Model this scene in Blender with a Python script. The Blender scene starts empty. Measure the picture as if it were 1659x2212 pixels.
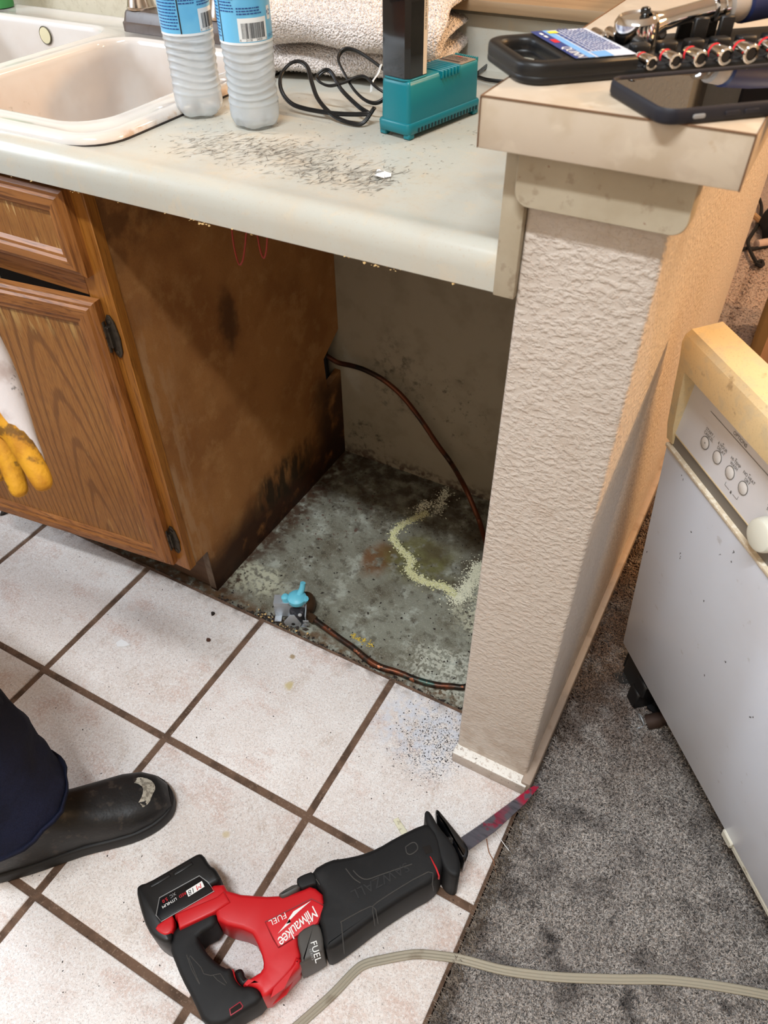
import bpy, bmesh, math, random
import numpy as np
from mathutils import Vector, Matrix, Euler, noise as mnoise
PI = math.pi
SC = bpy.context.scene
COL = SC.collection
random.seed(7)
RNG = np.random.default_rng(7)

# ------------------------------------------------------------------ camera, world, lights, exposure
F,CAM,DIR,RGT,UP=1613.9338881941624,(0.21321, -0.65416, 1.23302),(-0.350557, 0.627211, -0.695497),(0.877343, 0.479769, -0.009551),(-0.327687, 0.613537, 0.718466)
cd = bpy.data.cameras.new('camera'); co = bpy.data.objects.new('camera', cd); COL.objects.link(co)
cd.sensor_fit = 'VERTICAL'; cd.sensor_height = 36.0; cd.lens = F*36.0/2212.0
cd.clip_start = 0.02
R_, U_, D_ = Vector(RGT), Vector(UP), Vector(DIR)
mw = Matrix((( R_.x, U_.x, -D_.x, CAM[0]), (R_.y, U_.y, -D_.y, CAM[1]), (R_.z, U_.z, -D_.z, CAM[2]), (0, 0, 0, 1)))
co.matrix_world = mw
cd.dof.use_dof = True; cd.dof.focus_distance = 1.25; cd.dof.aperture_fstop = cd.lens/3.0
SC.camera = co
w = bpy.data.worlds.new('world'); SC.world = w; w.use_nodes = True
w.node_tree.nodes['Background'].inputs[0].default_value = (0.9, 0.95, 1.0, 1)
w.node_tree.nodes['Background'].inputs[1].default_value = 0.05

def area(name, loc, tgt, sx, sy, power, col):
    l = bpy.data.lights.new(name, 'AREA'); l.shape = 'RECTANGLE'; l.size = sx; l.size_y = sy
    l.energy = power; l.color = col
    o = bpy.data.objects.new(name, l); COL.objects.link(o)
    o.location = loc
    d = Vector(tgt)-Vector(loc)
    o.rotation_euler = d.to_track_quat('-Z', 'Y').to_euler()
    return o
# the kitchen's ceiling fixture: a tube lamp along X
area('kitchen_tube_light', (0.0, -1.16, 3.10), (0.0, -1.16, 0), 1.15, 0.14, 74, (0.90, 0.97, 1.03))
# cool daylight fill from the left; its unseen window is an added one
area('daylight_fill', (-2.33, -0.7, 1.65), (0.0, -0.5, 1.0), 1.1, 1.1, 62, (0.76, 0.88, 1.0))
# the dining room's warm lamp
area('dining_lamp_light', (1.62, 0.95, 1.83), (0.2, 0.25, 0.5), 0.2, 0.2, 40, (1.0, 0.60, 0.27))
area('dining_fill_light', (1.3, 2.3, 3.1), (1.3, 2.3, 0), 0.5, 0.5, 55, (1.0, 0.76, 0.52))  # added warm fill for the far carpet and wall; has no fixture
vs = SC.view_settings
vs.view_transform = 'Standard'; vs.look = 'None'; vs.gamma = 1.0; vs.use_curve_mapping = False
vs.exposure = 0.0

# ------------------------------------------------------------------ helpers
def lin(c):
    return tuple(((v/255.0)/12.92 if v/255.0 <= 0.04045 else ((v/255.0+0.055)/1.055)**2.4) for v in c[:3])+(1.0,)

def mat(name, col, rough=0.5, metal=0.0, layers=(), bump=(), coord='pos', spec=0.5, trans=0.0, ior=1.45,
        emit=None, sss=0.0, rlayers=(), coat=0.0, rnd=0.0, alpha=1.0):
    """layers: dicts kind/scale/lo/hi/col/fac/detail/mask ; bump: dicts kind/scale/strength/dist"""
    m = bpy.data.materials.new(name); m.use_nodes = True
    nt = m.node_tree; N = nt.nodes; L = nt.links
    b = N['Principled BSDF']
    if coord == 'pos':
        src = N.new('ShaderNodeNewGeometry').outputs['Position']
    else:
        src = N.new('ShaderNodeTexCoord').outputs['Object']
    oi = N.new('ShaderNodeObjectInfo') if rnd else None
    base_src = src
    if rnd:
        va = N.new('ShaderNodeVectorMath'); va.operation = 'MULTIPLY_ADD'
        L.new(oi.outputs['Random'], va.inputs[0]); va.inputs[1].default_value = (rnd, rnd*1.7, rnd*0.6); L.new(src, va.inputs[2])
        src = va.outputs[0]
    def tex(d):
        k = d.get('kind', 'noise'); s = d.get('scale', 10)
        v = src
        if d.get('world'): v = base_src
        if not isinstance(s, (int, float)):
            mp = N.new('ShaderNodeMapping'); L.new(v, mp.inputs[0]); mp.inputs['Scale'].default_value = s
            mp.inputs['Rotation'].default_value = d.get('rot', (0, 0, 0)); mp.inputs['Location'].default_value = d.get('loc', (0, 0, 0)); v = mp.outputs[0]; s = 1.0
        if d.get('warp'):
            ws, wa = d['warp']
            wn = N.new('ShaderNodeTexNoise'); wn.inputs['Scale'].default_value = ws; wn.inputs['Detail'].default_value = 3; L.new(v, wn.inputs['Vector'])
            vm = N.new('ShaderNodeVectorMath'); vm.operation = 'MULTIPLY_ADD'
            L.new(wn.outputs['Color'], vm.inputs[0]); vm.inputs[1].default_value = (wa, wa, wa); L.new(v, vm.inputs[2]); v = vm.outputs[0]
        if k == 'noise':
            n = N.new('ShaderNodeTexNoise'); n.inputs['Scale'].default_value = s
            n.inputs['Detail'].default_value = d.get('detail', 4); n.inputs['Roughness'].default_value = d.get('rough', 0.55)
            n.inputs['Distortion'].default_value = d.get('distort', 0)
            L.new(v, n.inputs['Vector']); return n.outputs['Fac']
        if k == 'voro':
            n = N.new('ShaderNodeTexVoronoi'); n.inputs['Scale'].default_value = s; n.feature = d.get('feature', 'F1')
            L.new(v, n.inputs['Vector']); return n.outputs['Distance']
        if k == 'wave':
            n = N.new('ShaderNodeTexWave'); n.inputs['Scale'].default_value = s; n.inputs['Distortion'].default_value = d.get('distort', 2)
            n.inputs['Detail'].default_value = d.get('detail', 2); n.bands_direction = d.get('dir', 'X'); n.wave_type = d.get('wtype', 'BANDS'); n.rings_direction = d.get('rdir', 'Y')
            n.inputs['Detail Scale'].default_value = d.get('dscale', 1.0)
            L.new(v, n.inputs['Vector']); return n.outputs['Fac']
        if k == 'rand':
            return oi.outputs['Random']
        if k == 'const':
            n = N.new('ShaderNodeValue'); n.outputs[0].default_value = 1.0; return n.outputs[0]
    def mrange(o, lo, hi, a=0.0, c=1.0):
        r = N.new('ShaderNodeMapRange'); r.interpolation_type = 'SMOOTHSTEP'
        r.inputs['From Min'].default_value = lo; r.inputs['From Max'].default_value = hi
        r.inputs['To Min'].default_value = a; r.inputs['To Max'].default_value = c
        if lo > hi:
            r.inputs['From Min'].default_value = hi; r.inputs['From Max'].default_value = lo
            r.inputs['To Min'].default_value = c; r.inputs['To Max'].default_value = a
        L.new(o, r.inputs['Value']); return r.outputs[0]
    def mul(a, c):
        x = N.new('ShaderNodeMath'); x.operation = 'MULTIPLY'
        L.new(a, x.inputs[0])
        if isinstance(c, (int, float)): x.inputs[1].default_value = c
        else: L.new(c, x.inputs[1])
        return x.outputs[0]
    def mask(ms):
        out = None
        for q in ms:
            p = base_src
            if len(q) > 4 or (q[0] == 'ball' and len(q) > 4):
                pass
            jit = q[-1] if isinstance(q[-1], dict) else None
            if jit:
                wn = N.new('ShaderNodeTexNoise'); wn.inputs['Scale'].default_value = jit['s']; wn.inputs['Detail'].default_value = 4; L.new(p, wn.inputs['Vector'])
                vm0 = N.new('ShaderNodeVectorMath'); vm0.operation = 'SUBTRACT'; L.new(wn.outputs['Color'], vm0.inputs[0]); vm0.inputs[1].default_value = (.5, .5, .5)
                vm = N.new('ShaderNodeVectorMath'); vm.operation = 'MULTIPLY_ADD'; L.new(vm0.outputs[0], vm.inputs[0])
                vm.inputs[1].default_value = (jit['a'],)*3; L.new(p, vm.inputs[2]); p = vm.outputs[0]
            if q[0] == 'ball':
                sb = N.new('ShaderNodeVectorMath'); sb.operation = 'SUBTRACT'; L.new(p, sb.inputs[0]); sb.inputs[1].default_value = q[1]
                if isinstance(q[2], tuple):
                    sv = N.new('ShaderNodeVectorMath'); sv.operation = 'DIVIDE'; L.new(sb.outputs[0], sv.inputs[0]); sv.inputs[1].default_value = q[2]; sb = sv; rr = (1.0, 0.4)
                else: rr = (q[2], q[2]*0.35)
                ln = N.new('ShaderNodeVectorMath'); ln.operation = 'LENGTH'; L.new(sb.outputs[0], ln.inputs[0])
                o = mrange(ln.outputs['Value'], rr[0], rr[1])
            else:
                sx = N.new('ShaderNodeSeparateXYZ'); L.new(p, sx.inputs[0])
                o = mrange(sx.outputs['XYZ'.index(q[0].upper())], q[1], q[2])
            out = o if out is None else mul(out, o)
        return out
    cur = None
    def rgb(c):
        n = N.new('ShaderNodeRGB'); n.outputs[0].default_value = lin(c); return n.outputs[0]
    cur = rgb(col)
    for d in layers:
        f = mrange(tex(d), d.get('lo', 0.4), d.get('hi', 0.6))
        if d.get('fac', 1) != 1: f = mul(f, d['fac'])
        if d.get('mask'): f = mul(f, mask(d['mask']))
        mx = N.new('ShaderNodeMix'); mx.data_type = 'RGBA'
        L.new(f, mx.inputs['Factor']); L.new(cur, mx.inputs['A']); mx.inputs['B'].default_value = lin(d['col']); cur = mx.outputs['Result']
    L.new(cur, b.inputs['Base Color'])
    b.inputs['Roughness'].default_value = rough
    ro = None
    for d in rlayers:
        f = mrange(tex(d), d.get('lo', .4), d.get('hi', .6), rough if ro is None else 0, d['val'])
        ro = f
    if ro is not None: L.new(ro, b.inputs['Roughness'])
    b.inputs['Metallic'].default_value = metal
    b.inputs['Specular IOR Level'].default_value = spec
    b.inputs['IOR'].default_value = ior
    b.inputs['Transmission Weight'].default_value = trans
    b.inputs['Coat Weight'].default_value = coat
    b.inputs['Alpha'].default_value = alpha
    if sss:
        b.inputs['Subsurface Weight'].default_value = sss; b.inputs['Subsurface Scale'].default_value = 0.01
    if emit:
        b.inputs['Emission Color'].default_value = lin(emit[0]); b.inputs['Emission Strength'].default_value = emit[1]
    nrm = None
    for d in bump:
        t = tex(d)
        if 'lo' in d: t = mrange(t, d['lo'], d['hi'])
        if d.get('mask'): t = mul(t, mask(d['mask']))
        bp = N.new('ShaderNodeBump'); bp.inputs['Strength'].default_value = d.get('strength', 0.5); bp.inputs['Distance'].default_value = d.get('dist', 0.002)
        if d.get('inv'): bp.invert = True
        L.new(t, bp.inputs['Height'])
        if nrm is not None: L.new(nrm, bp.inputs['Normal'])
        nrm = bp.outputs[0]
    if nrm is not None: L.new(nrm, b.inputs['Normal'])
    return m

WM = {}
def wmat(o):
    return WM[o.name] if o is not None else Matrix.Identity(4)
def setp(o, label=None, cat=None, group=None, kind=None):
    if label: o['label'] = label
    if cat: o['category'] = cat
    if group: o['group'] = group
    if kind: o['kind'] = kind
    return o
def thing(name, label, cat, loc=(0, 0, 0), rot=0.0, group=None, kind=None, M=None):
    o = bpy.data.objects.new(name, None); COL.objects.link(o); o.empty_display_size = 0.02
    m = M if M is not None else Matrix.Translation(Vector(loc)) @ Matrix.Rotation(rot, 4, 'Z')
    o.matrix_world = m; o.location, o.rotation_euler = m.to_translation(), m.to_euler()
    WM[o.name] = m.copy()
    return setp(o, label, cat, group, kind)
def obj(name, bm, m, parent=None, smooth=True, local=False, M=None, label=None, cat=None, group=None, kind=None, ang=40):
    """geometry is in world coordinates unless local=True (then in the parent's frame)"""
    me = bpy.data.meshes.new(name)
    if isinstance(bm, bmesh.types.BMesh):
        pm = wmat(parent)
        if M is not None: bm.transform(M)
        if parent is not None and not local: bm.transform(pm.inverted())
        bmesh.ops.recalc_face_normals(bm, faces=bm.faces)
        bm.to_mesh(me); bm.free()
    else:
        me = bm
    if smooth:
        me.polygons.foreach_set('use_smooth', [True]*len(me.polygons))
        try: me.set_sharp_from_angle(angle=math.radians(ang))
        except Exception: pass
    for mm in (m if isinstance(m, (list, tuple)) else [m]): me.materials.append(mm)
    o = bpy.data.objects.new(name, me); COL.objects.link(o)
    if parent is not None: o.parent = parent
    WM[o.name] = wmat(parent).copy()
    return setp(o, label, cat, group, kind)
def B(): return bmesh.new()
def box(bm, x0, x1, y0, y1, z0, z1, bev=0.0, seg=1, M=None):
    r = bmesh.ops.create_cube(bm, size=1.0)
    vs_ = r['verts']
    for v in vs_:
        v.co = Vector(((x0+x1)/2+v.co.x*(x1-x0), (y0+y1)/2+v.co.y*(y1-y0), (z0+z1)/2+v.co.z*(z1-z0)))
    if bev:
        es = list({e for v in vs_ for e in v.link_edges})
        r2 = bmesh.ops.bevel(bm, geom=es, offset=bev, segments=seg, affect='EDGES', profile=0.5)
        vs_ = [v for v in r2['verts']] if 'verts' in r2 else vs_
        vs_ = list({v for f in r2['faces'] for v in f.verts} | {v for v in vs_ if v.is_valid})
    if M is not None:
        for v in set(vs_): v.co = M @ v.co
    return bm
def loft(bm, loops, closed=True, cap=True):
    vl = [[bm.verts.new(p) for p in lp] for lp in loops]
    n = len(vl[0])
    for a, c in zip(vl[:-1], vl[1:]):
        for i in range(n if closed else n-1):
            j = (i+1) % n
            try: bm.faces.new((a[i], a[j], c[j], c[i]))
            except ValueError: pass
    if cap and closed:
        for q in (vl[0], vl[-1]):
            try:
                f = bm.faces.new(q); f.normal_update()
                if len(q) > 4: bmesh.ops.triangulate(bm, faces=[f])
            except ValueError: pass
    return vl
def chaikin(p, it=1, closed=True):
    for _ in range(it):
        q = []
        n = len(p)
        for i in range(n if closed else n-1):
            a, b2 = Vector(p[i]), Vector(p[(i+1) % n])
            q += [tuple(a*0.75+b2*0.25), tuple(a*0.25+b2*0.75)]
        if not closed: q = [tuple(p[0])]+q+[tuple(p[-1])]
        p = q
    return p
def inset(pts, d):
    n = len(pts); out = []
    ar = sum(pts[i][0]*pts[(i+1) % n][1]-pts[(i+1) % n][0]*pts[i][1] for i in range(n))
    s = 1 if ar > 0 else -1
    for i in range(n):
        p0, p1, p2 = Vector(pts[i-1][:2]), Vector(pts[i][:2]), Vector(pts[(i+1) % n][:2])
        e1 = (p1-p0).normalized(); e2 = (p2-p1).normalized()
        n1 = Vector((-e1.y, e1.x))*s; n2 = Vector((-e2.y, e2.x))*s
        b2 = n1+n2
        k = max(0.6, b2.length_squared/2)
        q = p1+b2/k*d
        out.append((q.x, q.y))
    return out
def puff(bm, pts, z0, z1, r, M=None, steps=3, rb=None):
    """rounded slab with the outline pts (2-D)"""
    rb = r if rb is None else rb
    loops = []
    for k in range(steps+1):
        a = k/steps*PI/2
        loops.append([(x, y, z0+rb-rb*math.cos(a)) for x, y in inset(pts, rb*(1-math.sin(a)))])
    for k in range(steps+1):
        a = k/steps*PI/2
        loops.append([(x, y, z1-r+r*math.sin(a)) for x, y in inset(pts, r*(1-math.cos(a)))])
    vl = loft(bm, loops)
    if M is not None:
        for lp in vl:
            for v in lp: v.co = M @ v.co
    return bm
def rrect(x0, x1, y0, y1, r, n=5):
    out = []
    for cx, cy, a0 in ((x1-r, y1-r, 0), (x0+r, y1-r, PI/2), (x0+r, y0+r, PI), (x1-r, y0+r, 1.5*PI)):
        for k in range(n+1):
            a = a0+k/n*PI/2
            out.append((cx+r*math.cos(a), cy+r*math.sin(a)))
    return out
def spline(pts, sub=6, closed=False):
    P = [Vector(p) for p in pts]; n = len(P); out = []
    rng = range(n if closed else n-1)
    for i in rng:
        p1, p2 = P[i], P[(i+1) % n]
        p0 = P[i-1] if (closed or i > 0) else p1*2-p2
        p3 = P[(i+2) % n] if (closed or i+2 < n) else p2*2-p1
        for k in range(sub):
            t = k/sub
            out.append(0.5*((2*p1)+(p2-p0)*t+(2*p0-5*p1+4*p2-p3)*t*t+(3*p1-p0-3*p2+p3)*t**3))
    if not closed: out.append(P[-1].copy())
    return out
def frames(P, closed=False, up=(0, 0, 1)):
    n = len(P); fr = []; prev = None
    for i in range(n):
        a = P[i-1] if (i > 0 or closed) else P[i]
        c = P[(i+1) % n] if (i < n-1 or closed) else P[i]
        t = (c-a); t = t.normalized() if t.length > 1e-9 else Vector((1, 0, 0))
        if prev is None:
            u = Vector(up)
            if abs(u.dot(t)) > 0.95: u = Vector((1, 0, 0))
            x = u.cross(t).normalized()
        else:
            x = prev-t*prev.dot(t); x = x.normalized() if x.length > 1e-6 else prev
        prev = x
        fr.append((t, x, t.cross(x)))
    return fr
def tube(bm, pts, r, seg=8, sub=6, closed=False, cap=True, flat=None, up=(0, 0, 1), smooth=True):
    """swept section; r number or per-control list; flat = list of 2-D section points (times r)"""
    P = spline(pts, sub, closed) if smooth else [Vector(p) for p in pts]
    n = len(P)
    def rad(i):
        if isinstance(r, (int, float)): return r
        t = i/(n-1)*(len(r)-1); k = min(int(t), len(r)-2); return r[k]+(r[k+1]-r[k])*(t-k)
    sec = flat or [(math.cos(2*PI*k/seg), math.sin(2*PI*k/seg)) for k in range(seg)]
    loops = []
    for i, (t, x, y) in enumerate(frames(P, closed, up)):
        loops.append([P[i]+x*(a*rad(i))+y*(b2*rad(i)) for a, b2 in sec])
    if closed: loops.append(loops[0]); cap = False
    loft(bm, loops, cap=cap)
    return bm
def lathe(bm, prof, seg=24, M=None):
    loops = [[(rr*math.cos(2*PI*k/seg), rr*math.sin(2*PI*k/seg), z) for k in range(seg)] for rr, z in prof]
    vl = loft(bm, loops)
    if M is not None:
        for lp in vl:
            for v in lp: v.co = M @ v.co
    return bm
def axisM(p, d, up=(0, 0, 1)):
    """matrix whose Z axis is d at p"""
    return Matrix.Translation(Vector(p)) @ Vector(d).to_track_quat('Z', 'Y').to_matrix().to_4x4()
def frame(p, x, y):
    x = Vector(x).normalized(); y = Vector(y); y = (y-x*y.dot(x)).normalized(); z = x.cross(y)
    return Matrix(((x.x, y.x, z.x, p[0]), (x.y, y.y, z.y, p[1]), (x.z, y.z, z.z, p[2]), (0, 0, 0, 1)))
def text(bm, s, size, M, ext=0.0, shear=0.0, align='CENTER', spacing=1.0, sx=1.0, bend=None):
    cu = bpy.data.curves.new('t', 'FONT'); cu.body = s; cu.size = size; cu.extrude = ext; cu.align_x = align; cu.align_y = 'CENTER'
    cu.shear = shear; cu.space_character = spacing; cu.resolution_u = 3
    o = bpy.data.objects.new('t', cu); COL.objects.link(o)
    dg = bpy.context.evaluated_depsgraph_get()
    me = bpy.data.meshes.new_from_object(o.evaluated_get(dg))
    bpy.data.objects.remove(o); bpy.data.curves.remove(cu)
    k = len(bm.verts)
    bm.from_mesh(me); bpy.data.meshes.remove(me)
    bm.verts.ensure_lookup_table()
    for v in bm.verts[k:]:
        p = Vector((v.co.x*sx, v.co.y, v.co.z))
        if bend: p = bend(p)
        v.co = M @ p
    return bm
def rect(bm, x0, x1, y0, y1, M=None, z=0.0, bend=None, n=1):
    loops = []
    for k in range(n+1):
        x = x0+(x1-x0)*k/n
        loops.append([(x, y0, z), (x, y1, z)])
    vl = loft(bm, loops, closed=False)
    for lp in vl:
        for v in lp:
            p = Vector(v.co)
            if bend: p = bend(p)
            v.co = M @ p if M is not None else p
    return bm
def skin(verts, edges, radii, lv=2):
    me = bpy.data.meshes.new('sk'); me.from_pydata(verts, edges, [])
    o = bpy.data.objects.new('sk', me); COL.objects.link(o)
    md = o.modifiers.new('s', 'SKIN'); md.use_smooth_shade = True
    for i, r in enumerate(radii):
        r = r if isinstance(r, tuple) else (r, r)
        me.skin_vertices[0].data[i].radius = r
    me.skin_vertices[0].data[0].use_root = True
    sd = o.modifiers.new('d', 'SUBSURF'); sd.levels = lv; sd.render_levels = lv
    dg = bpy.context.evaluated_depsgraph_get()
    out = bpy.data.meshes.new_from_object(o.evaluated_get(dg))
    bpy.data.objects.remove(o); bpy.data.meshes.remove(me)
    bm = bmesh.new(); bm.from_mesh(out); bpy.data.meshes.remove(out)
    return bm
def grains(name, pts, size, m, parent=None, flat=0.6, kind='stuff', jit=0.5, up=0.0, **kw):
    """many small irregular lumps, one mesh"""
    V = []; Fc = []
    base = np.array([[1, 0, 0], [0, 1, 0], [-1, 0, 0], [0, -1, 0], [0, 0, 1], [0, 0, -0.4]], float)
    fs = np.array([[0, 1, 4], [1, 2, 4], [2, 3, 4], [3, 0, 4], [1, 0, 5], [2, 1, 5], [3, 2, 5], [0, 3, 5]])
    pts = np.asarray(pts, float); n = len(pts)
    s = size[0]+(size[1]-size[0])*RNG.random(n)**2
    a = RNG.random(n)*2*PI
    P = base[None]*(1+jit*(RNG.random((n, 6, 1))-0.5)*1.4)
    P = P*s[:, None, None]; P[:, :, 2] *= flat
    el = 1+RNG.random(n)*1.0
    P[:, :, 0] *= el[:, None]
    c, sn = np.cos(a)[:, None], np.sin(a)[:, None]
    X = P[:, :, 0]*c-P[:, :, 1]*sn; Y = P[:, :, 0]*sn+P[:, :, 1]*c
    P[:, :, 0], P[:, :, 1] = X, Y
    P += pts[:, None, :]
    V = P.reshape(-1, 3); Fc = (fs[None]+np.arange(n)[:, None, None]*6).reshape(-1, 3)
    if parent is not None:
        im = np.array(wmat(parent).inverted()); V = V @ im[:3, :3].T+im[:3, 3]
    me = bpy.data.meshes.new(name); me.from_pydata(V.tolist(), [], Fc.tolist())
    return obj(name, me, m, parent, smooth=False, kind=kind, **kw)
def strokes(name, segs, m, parent=None, kind='stuff', **kw):
    """thin flat marks: segs = (p, q, width, normal)"""
    V = []; Fc = []
    for p, q, wd, nn in segs:
        p, q, nn = Vector(p), Vector(q), Vector(nn)
        t = (q-p).normalized().cross(nn)*wd*0.5
        mid = (p+q)*0.5
        i = len(V)
        V += [p, mid+t, q, mid-t]; Fc += [(i, i+1, i+2), (i, i+2, i+3)]
    if parent is not None:
        im = wmat(parent).inverted(); V = [im @ v for v in V]
    me = bpy.data.meshes.new(name); me.from_pydata([tuple(v) for v in V], [], Fc)
    return obj(name, me, m, parent, smooth=False, kind=kind, **kw)
def copy_tree(o, parent=None):
    c = o.copy(); COL.objects.link(c); c.parent = parent
    WM[c.name] = WM[o.name]
    for ch in list(o.children): copy_tree(ch, c)
    return c

# ------------------------------------------------------------------ materials
TILE = mat('tile', (222, 211, 204), 0.42, layers=[
    dict(scale=9, detail=7, rough=.62, lo=.42, hi=.66, col=(234, 227, 222), fac=.9),
    dict(scale=(9, 15, 10), detail=7, rough=.68, lo=.50, hi=.66, col=(206, 178, 165), fac=.7, warp=(7, .12)),
    dict(scale=(26, 16, 20), detail=6, rough=.7, lo=.55, hi=.68, col=(198, 180, 166), fac=.5),
    dict(scale=230, detail=4, rough=.7, lo=.44, hi=.64, col=(242, 240, 238), fac=.6),
    dict(scale=340, detail=3, rough=.7, lo=.52, hi=.68, col=(168, 154, 148), fac=.6),
    dict(scale=900, detail=1, lo=.62, hi=.7, col=(88, 80, 78), fac=.55),
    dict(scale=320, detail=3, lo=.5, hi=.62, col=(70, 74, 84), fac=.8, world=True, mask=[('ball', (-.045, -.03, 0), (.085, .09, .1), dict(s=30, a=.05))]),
    dict(scale=60, detail=5, lo=.4, hi=.6, col=(208, 212, 222), fac=.7, world=True, mask=[('ball', (-.07, -.0, 0), (.13, .11, .1), dict(s=20, a=.06))]),
    dict(scale=40, detail=5, lo=.42, hi=.62, col=(96, 76, 62), fac=.75, world=True, mask=[('y', .03, .068, dict(s=22, a=.03))]),
    dict(kind='const', lo=0, hi=1, col=(196, 178, 124), fac=.8, mask=[('ball', [(-0.3396, -0.0477, 0.0)][0], (.012, .014, .05), dict(s=60, a=.012))]),
    dict(kind='const', lo=0, hi=1, col=(150, 124, 78), fac=.8, mask=[('ball', [(-0.3707, 0.0116, 0.0)][0], (.008, .007, .05), dict(s=60, a=.008))]),
    dict(kind='const', lo=0, hi=1, col=(206, 188, 150), fac=.8, mask=[('ball', [(-0.2716, -0.3339, 0.0)][0], (.008, .008, .05), dict(s=60, a=.004))]),
    ], rnd=9.0, bump=[dict(scale=260, detail=4, strength=.25, dist=.0012), dict(scale=9, strength=.25, dist=.004)], spec=.4)
GROUT = mat('grout', (112, 88, 72), .9, layers=[dict(scale=30, lo=.4, hi=.65, col=(84, 66, 54)), dict(scale=240, lo=.55, hi=.7, col=(146, 122, 104), fac=.6)],
            bump=[dict(scale=300, strength=.6, dist=.002)], spec=.2)
SLAB = mat('concrete', (132, 132, 118), .78, layers=[
    dict(scale=14, detail=7, rough=.62, lo=.42, hi=.66, col=(98, 92, 76), fac=.9),
    dict(scale=22, detail=7, rough=.7, lo=.5, hi=.66, col=(176, 180, 168), fac=.75),
    dict(scale=55, detail=6, lo=.52, hi=.66, col=(70, 62, 50), fac=.6),
    dict(scale=500, detail=2, lo=.55, hi=.7, col=(186, 186, 174), fac=.4),
    dict(scale=30, detail=6, lo=.34, hi=.62, col=(60, 46, 34), fac=.9, mask=[('y', .33, .60, dict(s=12, a=.12))]),
    dict(scale=60, detail=5, lo=.3, hi=.6, col=(66, 42, 26), fac=.9, mask=[('x', -.54, -.60, dict(s=18, a=.07))]),
    dict(scale=60, detail=5, lo=.35, hi=.6, col=(92, 66, 40), fac=.85, mask=[('y', .115, .075, dict(s=25, a=.05))]),
    dict(scale=90, detail=5, lo=.38, hi=.55, col=(196, 196, 172), fac=.75, mask=[('ball', (-.56, .15, -.01), (.1, .05, .1), dict(s=25, a=.08))]),
    dict(scale=40, detail=4, lo=.3, hi=.5, col=(112, 74, 40), fac=.85, mask=[('ball', (-.35, .33, -.01), (.05, .075, .1), dict(s=30, a=.05))]),
    dict(scale=40, detail=4, lo=.3, hi=.5, col=(104, 100, 52), fac=.8, mask=[('ball', (-.27, .37, -.01), (.11, .10, .1), dict(s=22, a=.08))]),
    dict(scale=150, detail=4, lo=.42, hi=.56, col=(214, 212, 186), fac=.75, mask=[('ball', (-.07, .33, -.01), (.10, .14, .1), dict(s=30, a=.1))]),
    dict(scale=150, detail=4, lo=.45, hi=.56, col=(206, 206, 190), fac=.6, mask=[('ball', (-.08, .13, -.01), (.14, .08, .1), dict(s=30, a=.1))]),
    dict(scale=70, detail=4, lo=.6, hi=.68, col=(84, 44, 34), fac=.8, mask=[('ball', (-.5, .4, 0), (.12, .2, .1))]),
    dict(scale=16, detail=6, lo=.40, hi=.62, col=(74, 62, 42), fac=.75, mask=[('ball', (-.17, .40, -.01), (.22, .17, .1), dict(s=14, a=.1))]),
    ], bump=[dict(scale=80, detail=8, strength=.5, dist=.004), dict(scale=400, strength=.3, dist=.001)], spec=.35)
CARPET = mat('carpet_pile', (200, 192, 185), .95, layers=[
    dict(scale=9, detail=5, lo=.4, hi=.7, col=(170, 163, 158), fac=.7),
    dict(scale=260, detail=2, lo=.5, hi=.7, col=(186, 168, 152), fac=.5),
    dict(scale=200, detail=2, lo=.55, hi=.4, col=(120, 108, 100), fac=.5),
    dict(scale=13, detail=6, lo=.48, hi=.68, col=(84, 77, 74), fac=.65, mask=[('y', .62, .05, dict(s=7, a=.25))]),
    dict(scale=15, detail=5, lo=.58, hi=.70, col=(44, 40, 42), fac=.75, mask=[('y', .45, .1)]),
    dict(scale=30, detail=5, lo=.35, hi=.6, col=(84, 68, 56), fac=.75, mask=[('x', .19, .14, dict(s=20, a=.08))]),
    dict(scale=20, detail=5, lo=.25, hi=.6, col=(104, 78, 60), fac=.8, mask=[('y', -.02, .22, dict(s=10, a=.1)), ('x', .42, .25, dict(s=10, a=.1))]),
    dict(scale=40, detail=4, lo=.2, hi=.4, col=(214, 186, 170), fac=.85, mask=[('y', .8, 1.3)]),  # paler, pinker far carpet: warm lamplight put into the colour
    ], bump=[dict(scale=300, detail=3, strength=1.0, dist=.006), dict(kind='voro', scale=150, strength=.8, dist=.006, inv=True)], spec=.1)
WALL = mat('textured_paint', (200, 188, 176), .55, bump=[
    dict(scale=(120, 120, 175), detail=3, rough=.5, lo=.36, hi=.7, strength=.5, dist=.0026, distort=.2, warp=(40, .004), mask=[('z', -.5, .75)]),
    dict(scale=420, detail=2, strength=.15, dist=.001)],
    layers=[dict(scale=30, detail=5, lo=.5, hi=.8, col=(176, 156, 138), fac=.4),
            dict(scale=900, detail=1, lo=.7, hi=.74, col=(120, 92, 74), fac=.7),
            dict(scale=40, detail=5, lo=.4, hi=.6, col=(170, 150, 132), fac=.6, mask=[('z', .25, 0.0)])], spec=.35)
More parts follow.
